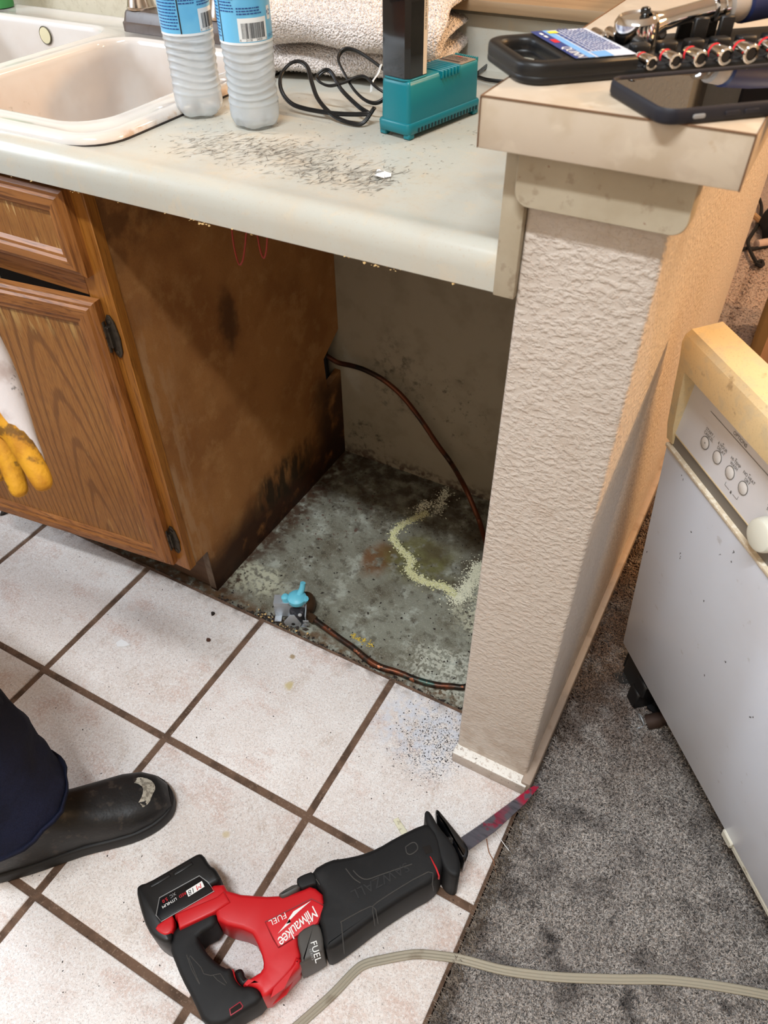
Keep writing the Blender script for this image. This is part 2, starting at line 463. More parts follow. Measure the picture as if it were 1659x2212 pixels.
DRYWALL = mat('back_drywall', (150, 138, 118), .85, layers=[
    dict(scale=18, detail=5, lo=.45, hi=.7, col=(132, 120, 100), fac=.6),
    dict(scale=42, detail=7, rough=.7, lo=.46, hi=.72, col=(50, 46, 40), fac=.75, mask=[('ball', (-.46, .62, .26), (.1, .2, .14), dict(s=14, a=.1))]),
    dict(scale=60, detail=7, rough=.7, lo=.48, hi=.70, col=(50, 46, 40), fac=.75, mask=[('ball', (-.54, .62, .06), (.09, .2, .07), dict(s=14, a=.06))]),
    dict(scale=60, detail=6, rough=.7, lo=.55, hi=.72, col=(56, 50, 42), fac=.7, mask=[('ball', (-.32, .62, .22), (.14, .2, .14), dict(s=14, a=.1))]),
    dict(scale=60, detail=6, lo=.4, hi=.6, col=(70, 52, 44), fac=.85, mask=[('z', .035, -.01, dict(s=22, a=.03))]),
    ], bump=[dict(scale=30, strength=.2, dist=.003)], spec=.2)
LAM = mat('cream_laminate', (188, 186, 175), .28, layers=[
    dict(scale=16, detail=5, rough=.6, lo=.42, hi=.66, col=(190, 181, 164), fac=.55, warp=(20, .06)),
    dict(scale=40, detail=4, lo=.55, hi=.7, col=(206, 188, 160), fac=.3, warp=(30, .04)),
    dict(scale=300, detail=2, lo=.6, hi=.72, col=(180, 160, 136), fac=.3),
    dict(scale=110, detail=4, lo=.56, hi=.66, col=(178, 158, 128), fac=.35, mask=[('ball', (-.33, .13, .914), (.3, .12, .2), dict(s=9, a=.1))]),
    dict(scale=35, detail=5, lo=.45, hi=.65, col=(196, 176, 146), fac=.5, mask=[('x', -.05, -.01), ('y', .03, .0), ('z', .93, .9)]),
    ], bump=[dict(scale=500, detail=2, strength=.06, dist=.001), dict(scale=22, strength=.12, dist=.003)], spec=.5)
LAMG = mat('grey_laminate', (176, 164, 142), .45, layers=[
    dict(scale=16, detail=5, lo=.42, hi=.66, col=(160, 146, 122), fac=.6), dict(scale=60, detail=5, lo=.56, hi=.66, col=(128, 108, 86), fac=.4),
    dict(scale=130, lo=.7, hi=.74, col=(120, 70, 50), fac=.7)], bump=[dict(scale=200, strength=.08, dist=.001)])
LEDGE = mat('beige_laminate', (194, 178, 158), .36, layers=[
    dict(scale=14, detail=5, lo=.45, hi=.62, col=(182, 164, 140), fac=.7, warp=(18, .06)),
    dict(scale=24, detail=4, lo=.55, hi=.66, col=(206, 191, 170), fac=.6, warp=(18, .06)),
    dict(scale=60, lo=.66, hi=.72, col=(178, 150, 118), fac=.4)], spec=.45)
SEAM = mat('laminate_seam', (112, 82, 58), .7)
def wood(name, c1, c2, c3, sc, worn=None, coord='pos', rough=.42, cath=None, masks=()):
    ly = [dict(scale=sc, detail=6, rough=.62, lo=.38, hi=.66, col=c2, fac=.9, distort=.4),
          dict(scale=tuple(v*3.2 for v in sc), detail=4, lo=.5, hi=.66, col=c3, fac=.75)]
    if cath:
        for cx_, cz_ in cath[1]: ly.append(dict(kind='wave', wtype='RINGS', scale=cath[0], loc=(-cx_*cath[0][0], 0, -cz_*cath[0][2]), distort=cath[2], detail=3, dscale=1.6, lo=.72, hi=.97, col=c3, fac=.65))
    for wn in (worn or ()): ly.append(wn)
    return mat(name, c1, rough, layers=ly, coord=coord, bump=[dict(scale=tuple(v*3.2 for v in sc), detail=4, strength=.3, dist=.0012)], spec=.45, rlayers=())
VG = (95, 95, 5.5); HG = (5.5, 95, 95)
WORNC = (196, 156, 92)
OAKV = wood('oak_vertical', (160, 102, 48), (134, 80, 32), (96, 54, 20), VG, worn=[dict(scale=(60, 60, 14), detail=5, lo=.66, hi=.74, col=(186, 140, 84), fac=.7)])
OAKH = wood('oak_horizontal', (156, 100, 50), (130, 78, 34), (96, 54, 22), HG, worn=[dict(scale=(14, 60, 60), detail=5, lo=.66, hi=.74, col=(186, 140, 90), fac=.7)])
OAKF = wood('oak_face_frame', (164, 106, 42), (142, 86, 30), (112, 66, 22), VG, rough=.33)
PANELW = wood('door_veneer', (162, 108, 50), (144, 90, 38), (104, 62, 22), (330, 330, 12), cath=((26, .01, 2.9), ((-.775, .02),), 2.2), worn=[
    dict(scale=(70, 70, 9), detail=6, rough=.7, lo=.55, hi=.7, col=WORNC, fac=.9, mask=[('z', .205, .13, dict(s=25, a=.03))]),
    dict(scale=(70, 70, 9), detail=6, rough=.7, lo=.48, hi=.62, col=WORNC, fac=.85, mask=[('z', .61, .66, dict(s=25, a=.03))]),
    dict(scale=(80, 80, 10), detail=6, lo=.66, hi=.74, col=WORNC, fac=.8)])
DRAWW = wood('drawer_veneer', (156, 104, 50), (138, 86, 38), (100, 60, 22), (330, 330, 12), worn=[
    dict(scale=(70, 70, 12), detail=6, rough=.7, lo=.52, hi=.62, col=(206, 166, 92), fac=.95, mask=[('z', .80, .832, dict(s=40, a=.03))]),
    dict(scale=(70, 70, 12), detail=6, rough=.7, lo=.52, hi=.62, col=(206, 166, 92), fac=.95, mask=[('ball', (-.7, .01, .75), (.05, .1, .05))]),
    dict(scale=(80, 80, 14), detail=6, lo=.6, hi=.68, col=(214, 176, 116), fac=.8)])
PBOARD = mat('stained_particle_board', (166, 114, 64), .62, layers=[
    dict(scale=7, detail=6, lo=.4, hi=.65, col=(140, 90, 46), fac=.8),
    dict(scale=20, detail=6, rough=.65, lo=.48, hi=.68, col=(184, 136, 84), fac=.55),
    dict(scale=700, detail=2, lo=.55, hi=.72, col=(116, 74, 40), fac=.5),
    dict(scale=(50, 50, 12), detail=6, lo=.45, hi=.6, col=(186, 150, 112), fac=.55, mask=[('y', .15, .03, dict(s=14, a=.08)), ('z', .72, .55)]),
    dict(scale=24, detail=6, lo=.35, hi=.6, col=(84, 50, 24), fac=.7, mask=[('z', .70, .80, dict(s=8, a=.12))]),
    dict(scale=24, detail=4, lo=.2, hi=.5, col=(62, 38, 22), fac=.75, mask=[('ball', (-.61, .262, .55), (.2, .034, .08), dict(s=40, a=.03))]),
    dict(scale=20, detail=5, lo=.2, hi=.45, col=(50, 24, 10), fac=.95, mask=[('z', .15, .045, dict(s=10, a=.09))]),
    dict(scale=(60, 60, 16), detail=6, lo=.3, hi=.55, col=(38, 28, 12), fac=.9, mask=[('ball', (-.61, .36, .10), (.2, .17, .075), dict(s=22, a=.09))]),
    dict(scale=20, detail=5, lo=.2, hi=.5, col=(46, 22, 10), fac=.9, mask=[('y', .47, .56, dict(s=10, a=.1)), ('z', .30, .2, dict(s=12, a=.1))]),
    dict(scale=30, detail=6, lo=.4, hi=.5, col=(44, 24, 10), fac=.9, mask=[('z', .03, .0, dict(s=30, a=.02))]),
    ], bump=[dict(scale=300, detail=4, strength=.25, dist=.001), dict(scale=12, strength=.2, dist=.006)], spec=.35)
TOEK = mat('toe_kick_board', (92, 66, 46), .7, layers=[dict(scale=(6, 60, 60), lo=.4, hi=.7, col=(60, 40, 26), fac=.8)])
DARK = mat('dark_void', (24, 18, 14), .9)
ENAMEL = mat('almond_enamel', (214, 207, 200), .12, layers=[
    dict(scale=60, detail=5, lo=.62, hi=.68, col=(150, 140, 124), fac=.6, mask=[('ball', (-.95, .2, .85), (.05, .09, .07), dict(s=30, a=.04))]),
    dict(scale=6, lo=.4, hi=.7, col=(198, 180, 166), fac=.7, mask=[('z', .921, .895)]),
    dict(scale=50, detail=4, lo=.45, hi=.65, col=(186, 140, 92), fac=.6, mask=[('x', -.586, -.573, dict(s=30, a=.012)), ('z', .924, .917)])], spec=.6, coat=.3)
CAULK = mat('dirty_caulk', (34, 27, 22), .8)
BRONZE = mat('bronze_plastic', (92, 80, 74), .35, layers=[dict(scale=80, lo=.5, hi=.7, col=(74, 62, 56), fac=.5)])
NICKEL = mat('brushed_nickel', (200, 188, 176), .22, 1.0)
CHROME = mat('chrome', (226, 224, 222), .08, 1.0)
STEEL = mat('zinc_steel', (186, 192, 198), .42, .55, layers=[dict(scale=60, lo=.55, hi=.7, col=(128, 126, 120), fac=.6)])
BLACKP = mat('black_plastic', (20, 20, 21), .42, bump=[dict(scale=600, strength=.08, dist=.0005)])
RUBBER = mat('black_rubber', (23, 23, 24), .6, layers=[dict(scale=30, lo=.55, hi=.75, col=(34, 33, 33), fac=.6)], bump=[dict(scale=700, strength=.15, dist=.0006)], spec=.35)
RUBL = mat('rubber_raised_line', (74, 72, 70), .55)
GLOSSB = mat('glossy_black', (12, 12, 14), .12, coat=.4)
GREYP = mat('grey_plastic', (74, 71, 68), .5)
RED = mat('red_plastic', (196, 24, 32), .42, bump=[dict(scale=500, strength=.05, dist=.0005)])
REDD = mat('dark_red_paint', (150, 22, 44), .5)
WHITEP = mat('white_print', (238, 238, 236), .5)
REDP = mat('red_print', (214, 30, 40), .5)
GREYPR = mat('grey_print', (150, 150, 150), .5)
BLADE = mat('blade_steel', (92, 90, 98), .42, .55, layers=[
    dict(scale=40, detail=5, lo=.5, hi=.6, col=(146, 26, 58), fac=.85, mask=[('ball', (.092, -.125, .04), (.05, .05, .1), dict(s=30, a=.04))]),
    dict(scale=50, detail=5, lo=.4, hi=.52, col=(176, 24, 62), fac=.95, mask=[('ball', (.142, -.045, .04), (.045, .045, .1), dict(s=40, a=.03))]),
    dict(scale=(30, 200, 100), lo=.5, hi=.7, col=(60, 58, 64), fac=.7)])
PET = mat('frosty_water_plastic', (226, 232, 236), .22, trans=.55, ior=1.2, sss=.0, layers=[dict(scale=14, lo=.35, hi=.7, col=(204, 212, 218), fac=.6)], spec=.6, coat=.5)
LABEL = mat('blue_label_film', (112, 186, 224), .3, layers=[dict(scale=26, detail=2, lo=.45, hi=.6, col=(92, 170, 216), fac=.7)])
LABELW = mat('white_label_film', (226, 230, 232), .35)
NAVYP = mat('navy_print', (34, 62, 130), .5)
BLACKPR = mat('black_print', (30, 30, 34), .5)
CAPW = mat('white_cap', (238, 238, 240), .4)
TERRY = mat('terry_cloth', (244, 232, 224), .95, layers=[dict(scale=10, lo=.45, hi=.7, col=(236, 222, 212), fac=.6), dict(scale=14, detail=5, lo=.54, hi=.66, col=(206, 192, 184), fac=.5), dict(scale=420, lo=.5, hi=.65, col=(226, 212, 204), fac=.55)],
            bump=[dict(kind='voro', scale=330, strength=1.0, dist=.004, inv=True), dict(scale=500, strength=.6, dist=.003)], spec=.1)
TEAL = mat('teal_plastic', (8, 112, 122), .34, bump=[dict(scale=700, strength=.05, dist=.0005)], spec=.5)
TEALD = mat('dark_vent', (6, 40, 46), .7)
LABELG = mat('metallic_label', (168, 150, 134), .35, .5)
CORDB = mat('black_cord', (16, 16, 17), .3)
PAPERL = mat('clear_label', (196, 186, 172), .3)
NAVYG = mat('navy_grip', (28, 40, 84), .5)
CUFFG = mat('grey_collar', (170, 160, 150), .5)
CASE = mat('navy_black_silicone', (34, 34, 42), .55, spec=.4)
GLASS = mat('phone_glass', (4, 4, 6), .015, spec=1.0, ior=2.6)
CARDB = mat('label_blue', (24, 54, 124), .35, layers=[])
CARDW = mat('label_white', (206, 212, 226), .35)
CARDLB = mat('label_light_blue', (112, 170, 226), .35)
YEL = mat('yellow_print', (236, 214, 60), .5)
COPPER = mat('tarnished_copper', (116, 66, 44), .38, .7, layers=[
    dict(scale=30, detail=5, lo=.36, hi=.54, col=(40, 42, 38), fac=.92), dict(scale=20, lo=.56, hi=.66, col=(52, 86, 80), fac=.7),
    dict(scale=60, lo=.6, hi=.68, col=(196, 120, 84), fac=.8)])
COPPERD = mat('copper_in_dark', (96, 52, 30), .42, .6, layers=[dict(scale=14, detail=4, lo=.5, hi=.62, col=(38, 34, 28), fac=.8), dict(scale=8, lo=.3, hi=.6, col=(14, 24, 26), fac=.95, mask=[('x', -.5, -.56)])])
BLUEV = mat('blue_valve_plastic', (104, 190, 212), .4)
BRASS = mat('brown_brass', (84, 62, 44), .5, .6)
DWWHITE = mat('white_appliance_paint', (220, 226, 238), .3, layers=[dict(scale=5, lo=.4, hi=.7, col=(212, 214, 222), fac=.5), dict(scale=40, detail=5, lo=.66, hi=.74, col=(150, 140, 130), fac=.35)], coat=.2)
DWCON = mat('console_white', (222, 222, 226), .35)
DWALM = mat('yellowed_almond_plastic', (232, 210, 164), .42, layers=[
    dict(scale=45, detail=6, lo=.46, hi=.66, col=(214, 200, 168), fac=.7), dict(scale=420, detail=2, lo=.56, hi=.72, col=(170, 140, 98), fac=.25),
    dict(scale=30, detail=6, lo=.62, hi=.72, col=(130, 92, 52), fac=.6)], bump=[dict(scale=500, strength=.1, dist=.0005)])
DWGREY = mat('grey_handle_recess', (128, 122, 114), .5)
TUBBR = mat('dishwasher_body', (150, 118, 94), .55, layers=[dict(scale=14, lo=.4, hi=.7, col=(128, 100, 80), fac=.6)])
KNOBW = mat('knob_white', (228, 230, 218), .35)
PRINTG = mat('grey_console_print', (96, 92, 88), .6)
BUTTON = mat('button_white', (226, 224, 222), .4)
RUST = mat('rusty_metal', (62, 46, 38), .7, .3)
TROU = mat('navy_twill', (22, 25, 40), .9, layers=[dict(scale=7, lo=.4, hi=.7, col=(30, 36, 62), fac=.7), dict(scale=(900, 900, 300), lo=.4, hi=.6, col=(14, 16, 26), fac=.4)], bump=[dict(scale=14, strength=.5, dist=.012), dict(scale=700, strength=.2, dist=.001)], spec=.15)
JACKET = mat('dark_jacket', (40, 42, 48), .85)
LEATHER = mat('worn_black_leather', (26, 25, 25), .45, layers=[dict(scale=12, detail=5, lo=.45, hi=.65, col=(38, 36, 35), fac=.7), dict(scale=60, detail=4, lo=.58, hi=.68, col=(78, 68, 60), fac=.4)], bump=[dict(scale=18, strength=.3, dist=.006), dict(kind='voro', scale=260, strength=.12, dist=.001)])
SOLE = mat('boot_sole', (20, 18, 17), .6)
SCUFF = mat('exposed_toe', (176, 168, 152), .8, layers=[dict(scale=160, lo=.45, hi=.6, col=(110, 102, 90), fac=.8)])
SKIN = mat('skin', (196, 142, 116), .5, sss=.1)
HAIR = mat('brown_hair', (52, 36, 26), .6)
GLOVEW = mat('white_glove_cloth', (206, 200, 200), .85, layers=[dict(scale=24, detail=5, lo=.42, hi=.62, col=(160, 140, 132), fac=.7), dict(scale=60, lo=.64, hi=.7, col=(74, 68, 66), fac=.8)], bump=[dict(scale=300, strength=.3, dist=.001)])
GLOVEY = mat('yellow_glove_leather', (206, 148, 30), .75, layers=[dict(scale=40, detail=5, lo=.42, hi=.62, col=(176, 116, 20), fac=.8), dict(scale=34, detail=5, lo=.54, hi=.62, col=(70, 46, 22), fac=.75)], bump=[dict(scale=160, strength=.5, dist=.003)])
CORDG = mat('grey_cord_vinyl', (160, 152, 134), .5, layers=[dict(scale=30, detail=5, lo=.55, hi=.7, col=(122, 108, 88), fac=.6)])
PAPER = mat('white_paper', (240, 240, 240), .8)
IVORY = mat('ivory_plastic', (226, 220, 192), .5, layers=[dict(scale=120, lo=.56, hi=.66, col=(150, 140, 116), fac=.6)])
DIRT = mat('dark_grit', (46, 38, 33), .9)
BROWNCH = mat('brown_chip', (82, 52, 38), .9)
TANCH = mat('tan_particle_chips', (204, 170, 116), .9)
EFFL = mat('white_mineral_crust', (226, 224, 200), .95)
EFFY = mat('yellow_mineral_crust', (214, 212, 164), .95)
SCR = mat('scratch_dirt', (116, 108, 98), .8)
WIRE = mat('red_wire', (150, 44, 30), .5)
CLOTHB = mat('black_nylon', (26, 23, 24), .8)
CLEAR = mat('clear_film', (236, 236, 236), .2)
TANW = mat('light_wood_stick', (196, 150, 104), .6)
GREENP = mat('green_plastic', (64, 140, 76), .35)
PAINTW = mat('room_paint', (206, 196, 180), .8, bump=[dict(scale=70, detail=3, lo=.4, hi=.65, strength=.4, dist=.003)])
CEILP = mat('ceiling_paint', (226, 220, 210), .9)
SHADE = mat('warm_lamp_shade', (250, 206, 130), .7, emit=((255, 176, 84), 2.2))
BBW = mat('baseboard_paint', (190, 176, 164), .6, layers=[dict(scale=40, detail=5, lo=.5, hi=.7, col=(160, 146, 132), fac=.5), dict(scale=130, detail=7, rough=.7, lo=.34, hi=.5, col=(236, 232, 224), fac=.95, mask=[('z', .0272, .0292)]),
     dict(scale=180, detail=5, rough=.7, lo=.6, hi=.66, col=(90, 72, 56), fac=.9)], bump=[dict(scale=160, detail=4, strength=.4, dist=.001)])

# ------------------------------------------------------------------ the setting
W_ = .1275; YB = .6225; BW = .6135; S_ = .3062; OX = -.7828; OY = -.2446
ZS = -.012
floor = thing('floor', None, None, (0, 0, 0), kind='structure')
bm = B(); box(bm, -2.35, OX+3*S_-.001, -2.1, OY+S_, -.03, -.0022); obj('grout_bed', bm, GROUT, floor)
bm = B(); box(bm, -2.35, W_+.01, OY+S_, 3.5, -.06, ZS); box(bm, -2.35, 3.3, -2.1, 3.5, -.1, -.031)
# the bay slab's rough surface
nx, ny = 70, 64
for j in range(ny): pass
obj('concrete_slab', bm, SLAB, floor)
gx0, gx1, gy0, gy1 = -BW-.02, .002, OY+S_-.004, YB+.002
vv = []; ff = []
for j in range(ny+1):
    for i in range(nx+1):
        x = gx0+(gx1-gx0)*i/nx; y = gy0+(gy1-gy0)*j/ny
        z = ZS+.0012+.002*mnoise.noise((x*9, y*9, 1))+.0012*mnoise.noise((x*40, y*40, 2))
        vv.append((x, y, z))
for j in range(ny):
    for i in range(nx):
        a = j*(nx+1)+i; ff.append((a, a+1, a+nx+2, a+nx+1))
me = bpy.data.meshes.new('slab_surface'); me.from_pydata(vv, [], ff); obj('slab_surface', me, SLAB, floor)
def tile_bm(pts):
    b = B(); loops = []
    for d, z in ((0, -.008), (0, -.0018), (.0008, -.0005), (.0022, 0)):
        loops.append([(x, y, z) for x, y in inset(pts, d)])
    loft(b, loops); return b
h = S_/2-.0062
sq = [(-h, -h), (h, -h), (h, h), (-h, h)]
tme = None
for i in range(-5, 3):
    for j in range(-6, 1):
        cx, cy = OX+(i+.5)*S_, OY+(j+.5)*S_
        if j == 0 and i == 2:
            x0, x1, y0, y1 = cx-h, cx+h, cy-h, cy+h
            o = obj('tile', tile_bm([(x0, y0), (x1, y0), (x1, -.031), (-.004, -.031), (-.004, y1), (x0, y1)]), TILE, floor, ang=60)
            continue
        if tme is None:
            o = obj('tile', tile_bm(sq), TILE, floor, local=True, ang=60); tme = o.data
        else:
            o = bpy.data.objects.new('tile', tme); COL.objects.link(o); o.parent = floor
        o.location = (cx+random.uniform(-.0006, .0006), cy+random.uniform(-.0006, .0006), random.uniform(-.0008, .0006) if j else 0)
        o.rotation_euler = (random.uniform(-.002, .002), random.uniform(-.002, .002), random.uniform(-.0015, .0015))
# carpet: a bumpy base and cut pile
XC = OX+3*S_+.001
bm = B()
cx0, cx1, cy0, cy1 = XC, 3.3, -2.1, 3.5
xs = np.concatenate([np.linspace(XC, .8, 60), np.linspace(.85, 3.3, 20)]); ys = np.concatenate([np.linspace(-2.1, -.7, 12), np.linspace(-.68, .9, 130), np.linspace(.95, 3.5, 30)])
vv = []; ff = []
for y in ys:
    for x in xs:
        edge = min(1.0, (x-XC)/.03)
        vv.append((x, y, -.006+edge*.008+.0035*mnoise.noise((x*60, y*60, 0))*edge+.002*mnoise.noise((x*14, y*14, 5))))
n1 = len(xs)
for j in range(len(ys)-1):
    for i in range(n1-1):
        a = j*n1+i; ff.append((a, a+1, a+n1+1, a+n1))
me = bpy.data.meshes.new('carpet'); me.from_pydata(vv, [], ff)
CARPETB = CARPET.copy(); CARPETB.name = 'carpet_base_shaded'  # darker copy for the base: the tufts' own shade put into its colour
for nd in CARPETB.node_tree.nodes:
    if nd.type == 'RGB' and abs(nd.outputs[0].default_value[0]-lin((200, 192, 185))[0]) < 1e-4: nd.outputs[0].default_value = lin((150, 146, 142))
carpet = obj('carpet', me, CARPETB, floor, label='dirty grey-brown carpet')
def tufts(n, x0, x1, y0, y1, hmin, hmax, wd, lean=.006, edge=False):
    x = x0+(x1-x0)*RNG.random(n); y = y0+(y1-y0)*RNG.random(n)
    a = RNG.random(n)*2*PI; hh = hmin+(hmax-hmin)*RNG.random(n)
    dx, dy = np.cos(a), np.sin(a)
    b2 = a+PI/2+RNG.normal(0, .5, n); px, py = np.cos(b2)*wd, np.sin(b2)*wd
    ln = lean*(.4+RNG.random(n))
    if edge: dx = -np.abs(dx)*1.6
    P = np.zeros((n, 6, 3))
    z0 = 0.0
    P[:, 0] = np.stack([x-px, y-py, np.full(n, z0)], 1); P[:, 1] = np.stack([x+px, y+py, np.full(n, z0)], 1)
    mx, my = x+dx*ln*.35, y+dy*ln*.35
    P[:, 2] = np.stack([mx-px, my-py, z0+hh*.75], 1); P[:, 3] = np.stack([mx+px, my+py, z0+hh*.75], 1)
    ex, ey = x+dx*ln, y+dy*ln
    P[:, 4] = np.stack([ex-px*.6, ey-py*.6, z0+hh*(.95+.1*RNG.random(n))], 1); P[:, 5] = np.stack([ex+px*.6, ey+py*.6, z0+hh], 1)
    Fq = np.array([[0, 1, 3, 2], [2, 3, 5, 4]])[None]+np.arange(n)[:, None, None]*6
    return P.reshape(-1, 3), Fq.reshape(-1, 4)
def mesh_np(name, V, Fq):
    me = bpy.data.meshes.new(name); me.vertices.add(len(V)); me.vertices.foreach_set('co', V.astype(np.float32).ravel())
    k = Fq.shape[1]; me.loops.add(Fq.size); me.loops.foreach_set('vertex_index', Fq.astype(np.int32).ravel())
    me.polygons.add(len(Fq)); me.polygons.foreach_set('loop_start', np.arange(0, Fq.size, k, dtype=np.int32)); me.polygons.foreach_set('loop_total', np.full(len(Fq), k, np.int32))
    me.update(calc_edges=True); return me
Va, Fa = tufts(170000, XC+.010, .72, -.62, .75, .004, .0085, .0012, .007)
keep = ~((Va.reshape(-1, 6, 3)[:, 0, 0] < W_+.014) & (Va.reshape(-1, 6, 3)[:, 0, 1] > -.03))
Va = Va.reshape(-1, 6, 3)[keep].reshape(-1, 3); Fa = (np.array([[0, 1, 3, 2], [2, 3, 5, 4]])[None]+np.arange(len(Va)//6)[:, None, None]*6).reshape(-1, 4)
Vb, Fb = tufts(22000, .15, 1.0, .75, 2.6, .003, .006, .002, .008)
Fb = Fb+len(Va); V2, F2 = np.concatenate([Va, Vb]), np.concatenate([Fa, Fb])
Vd, Fd = tufts(9000, -.35, .16, 1.43, 2.6, .003, .006, .002, .008)
F2 = np.concatenate([F2, Fd+len(V2)]); V2 = np.concatenate([V2, Vd])
obj('pile', mesh_np('pile', V2, F2), CARPET, carpet, kind='stuff')
bm = B(); box(bm, -2.35, XC, YB+.13, 3.5, -.01, .0025); obj('carpet_beyond', bm, CARPET, floor)
Vc, Fc = tufts(2600, XC+.003, XC+.022, -.75, -.035, .004, .0135, .0007, .006, edge=True)
FRAY = mat('frayed_backing', (132, 120, 108), .9, layers=[dict(scale=90, lo=.45, hi=.6, col=(70, 58, 48), fac=.8)])
obj('frayed_edge', mesh_np('frayed_edge', Vc, Fc), FRAY, carpet, kind='stuff')

# the half wall at the end of the counter (its foot stands a little proud)
def fy(z): return -.022*(1-min(z, 1.0)/1.0)
bm = B()
loops = []
for z in (ZS-.01, .25, .5, .75, 1.014):
    r = .005
    loops.append([(x, y if y > .5 else y+fy(max(z, 0)), z) for x, y in rrect(0, W_, 0, 1.41, r, 3)])
loft(bm, loops)
wall = obj('wall_peninsula', bm, WALL, kind='structure', ang=50)
bm = B(); box(bm, -2.35, -.0, YB, YB+.125, ZS-.01, .985); obj('wall_back', bm, DRYWALL, kind='structure')
bm = B(); box(bm, -.0008, .134, -.0395, fy(0)+.004, .0, .030, .0022, 2); obj('baseboard_front', bm, BBW, kind='structure')
bm = B(); box(bm, W_-.004, W_+.0125, -.036, 1.43, -.008, .036, .003, 2); obj('baseboard_right', bm, mat('baseboard_right_paint', (160, 142, 126), .5, layers=[dict(scale=30, detail=5, lo=.5, hi=.7, col=(124, 104, 86), fac=.6)]), kind='structure')
# room shell
bm = B(); box(bm, -2.45, -2.35, -2.1, 3.5, -.1, 3.25); obj('wall_left', bm, PAINTW, kind='structure')
bm = B(); box(bm, -2.35, 3.3, -2.2, -2.1, -.1, 3.25); obj('wall_front', bm, PAINTW, kind='structure')
bm = B(); box(bm, 3.3, 3.4, -2.1, 3.5, -.1, 3.25); obj('wall_right', bm, PAINTW, kind='structure')
bm = B(); box(bm, -2.35, 3.3, 3.5, 3.6, -.1, 3.25); obj('wall_far', bm, PAINTW, kind='structure')
bm = B(); box(bm, -2.45, 3.4, -2.2, 3.6, 3.2, 3.25); obj('ceiling', bm, CEILP, kind='structure')
bm = B()
for y0, y1, z0, z1 in ((-1.32, -1.25, 1.03, 2.27), (-.15, -.08, 1.03, 2.27), (-1.32, -.08, 1.03, 1.10), (-1.32, -.08, 2.20, 2.27)): box(bm, -2.352, -2.325, y0, y1, z0, z1, .004)
w1 = obj('added_window_1', bm, mat('added_window_frame', (230, 228, 222), .5), kind='structure')  # unseen window added around the daylight fill
bm = B(); box(bm, -2.349, -2.344, -1.26, -.14, 1.09, 2.21); obj('pane', bm, mat('pane_glow', (200, 215, 235), .2, emit=((205, 222, 255), 1.6)), w1)  # glowing sheet added behind the fill lamp to close the frame
# wooden cap on the low back wall, metal edge strip of the backsplash
bm = B(); box(bm, -.705, -.042, YB-.042, YB+.14, .990, 1.006, .003, 2); obj('trim_1', bm, mat('brown_cap', (150, 124, 94), .5, layers=[dict(scale=HG, lo=.4, hi=.7, col=(126, 100, 74), fac=.6)]), kind='structure')
bm = B(); box(bm, -.7175, -.7065, YB-.02, YB-.002, .914, 1.25, .001); obj('trim_2', bm, mat('grey_strip', (140, 126, 112), .5), kind='structure')
bm = B(); box(bm, -2.3, -.712, YB-.012, YB+.001, .914, 1.4); obj('wall_splash', bm, mat('grey_splash', (208, 198, 176), .5, layers=[dict(scale=60, lo=.45, hi=.7, col=(190, 178, 154), fac=.7), dict(scale=200, lo=.62, hi=.7, col=(140, 126, 108), fac=.4)]), kind='structure')

# ------------------------------------------------------------------ countertop
ct = thing('countertop', 'cream laminate kitchen countertop with scratched top and rounded front edge', 'countertop', (-1.0, .3, .914))
CX0, CX1 = -2.3, -.0215
prof = [(.30, .9115), (.055, .9115), (.036, .9125), (.026, .9145), (.018, .9150), (.010, .9135), (.003, .9085), (-.0015, .900), (-.003, .890), (-.003, .873), (-.001, .8715), (.016, .8715), (.016, .885), (.3, .885)]
bm = B()
xs = np.linspace(CX0, CX1, 30)
def profx(pr, xs): return [[(x, y, z) for y, z in pr] for x in xs]
pf = [p for p in prof]; pf[0] = (.055, .9115); pf[1] = (.05, .9115); pf[-1] = (.055, .885)
loft(bm, profx(pf, xs))
hx0, hx1, hy1 = -1.385, -.60, .575
for x0, x1, y0, y1 in ((CX0, hx0, .055, YB-.01), (hx1, CX1, .055, YB-.01), (hx0, hx1, hy1, YB-.01)):
    box(bm, x0, x1, y0, y1, .885, .9115)
obj('top', bm, LAM, ct, ang=30)
bm = B()
bs = [(YB-.03, .9115), (YB-.026, .914), (YB-.022, .922), (YB-.0205, .935), (YB-.0205, .972), (YB-.017, .982), (YB-.008, .988), (YB, .9885), (YB, .9115)]
loft(bm, profx(bs, np.linspace(-.705, -.03, 8)))
obj('backsplash', bm, LAM, ct, ang=30)
bm = B(); box(bm, -.0222, -.0003, -.0075, YB-.001, .8722, 1.0138, .0012, 2); obj('side_splash', bm, LAMG, ct, label='greyed laminate side splash against the half wall')
# knife scratches
segs = []
for k in range(1250):
    u = random.gauss(0, 1); 
    c = Vector((-.50+.30*random.random()**.9, 0, .9119))
    t = (c.x+.50)/.30
    c.y = .135-.02*t+random.gauss(0, .026)+.012*math.sin(c.x*30)
    if random.random() < .3: c.x += random.gauss(0, .03)
    if not (.062 < c.y < .30 and c.x < -.19): continue
    ln = random.uniform(.003, .016)*(1 if random.random() < .8 else 1.8)
    a = random.gauss(1.05, .35) if random.random() < .8 else random.uniform(0, PI)
    d = Vector((math.cos(a), math.sin(a), 0))*ln*.5
    if c.y-abs(d.y) < .058: continue
    segs.append((c-d, c+d, random.uniform(.0004, .0009), (0, 0, 1)))
for k in range(420):
    c = Vector((random.uniform(-.55, -.16), random.uniform(.065, .34), .9119)); a = random.gauss(.9, .5); ln = random.uniform(.001, .006)
    d = Vector((math.cos(a), math.sin(a), 0))*ln*.5; segs.append((c-d, c+d, random.uniform(.0005, .0012), (0, 0, 1)))
strokes('scratch_marks', segs, SCR, ct)
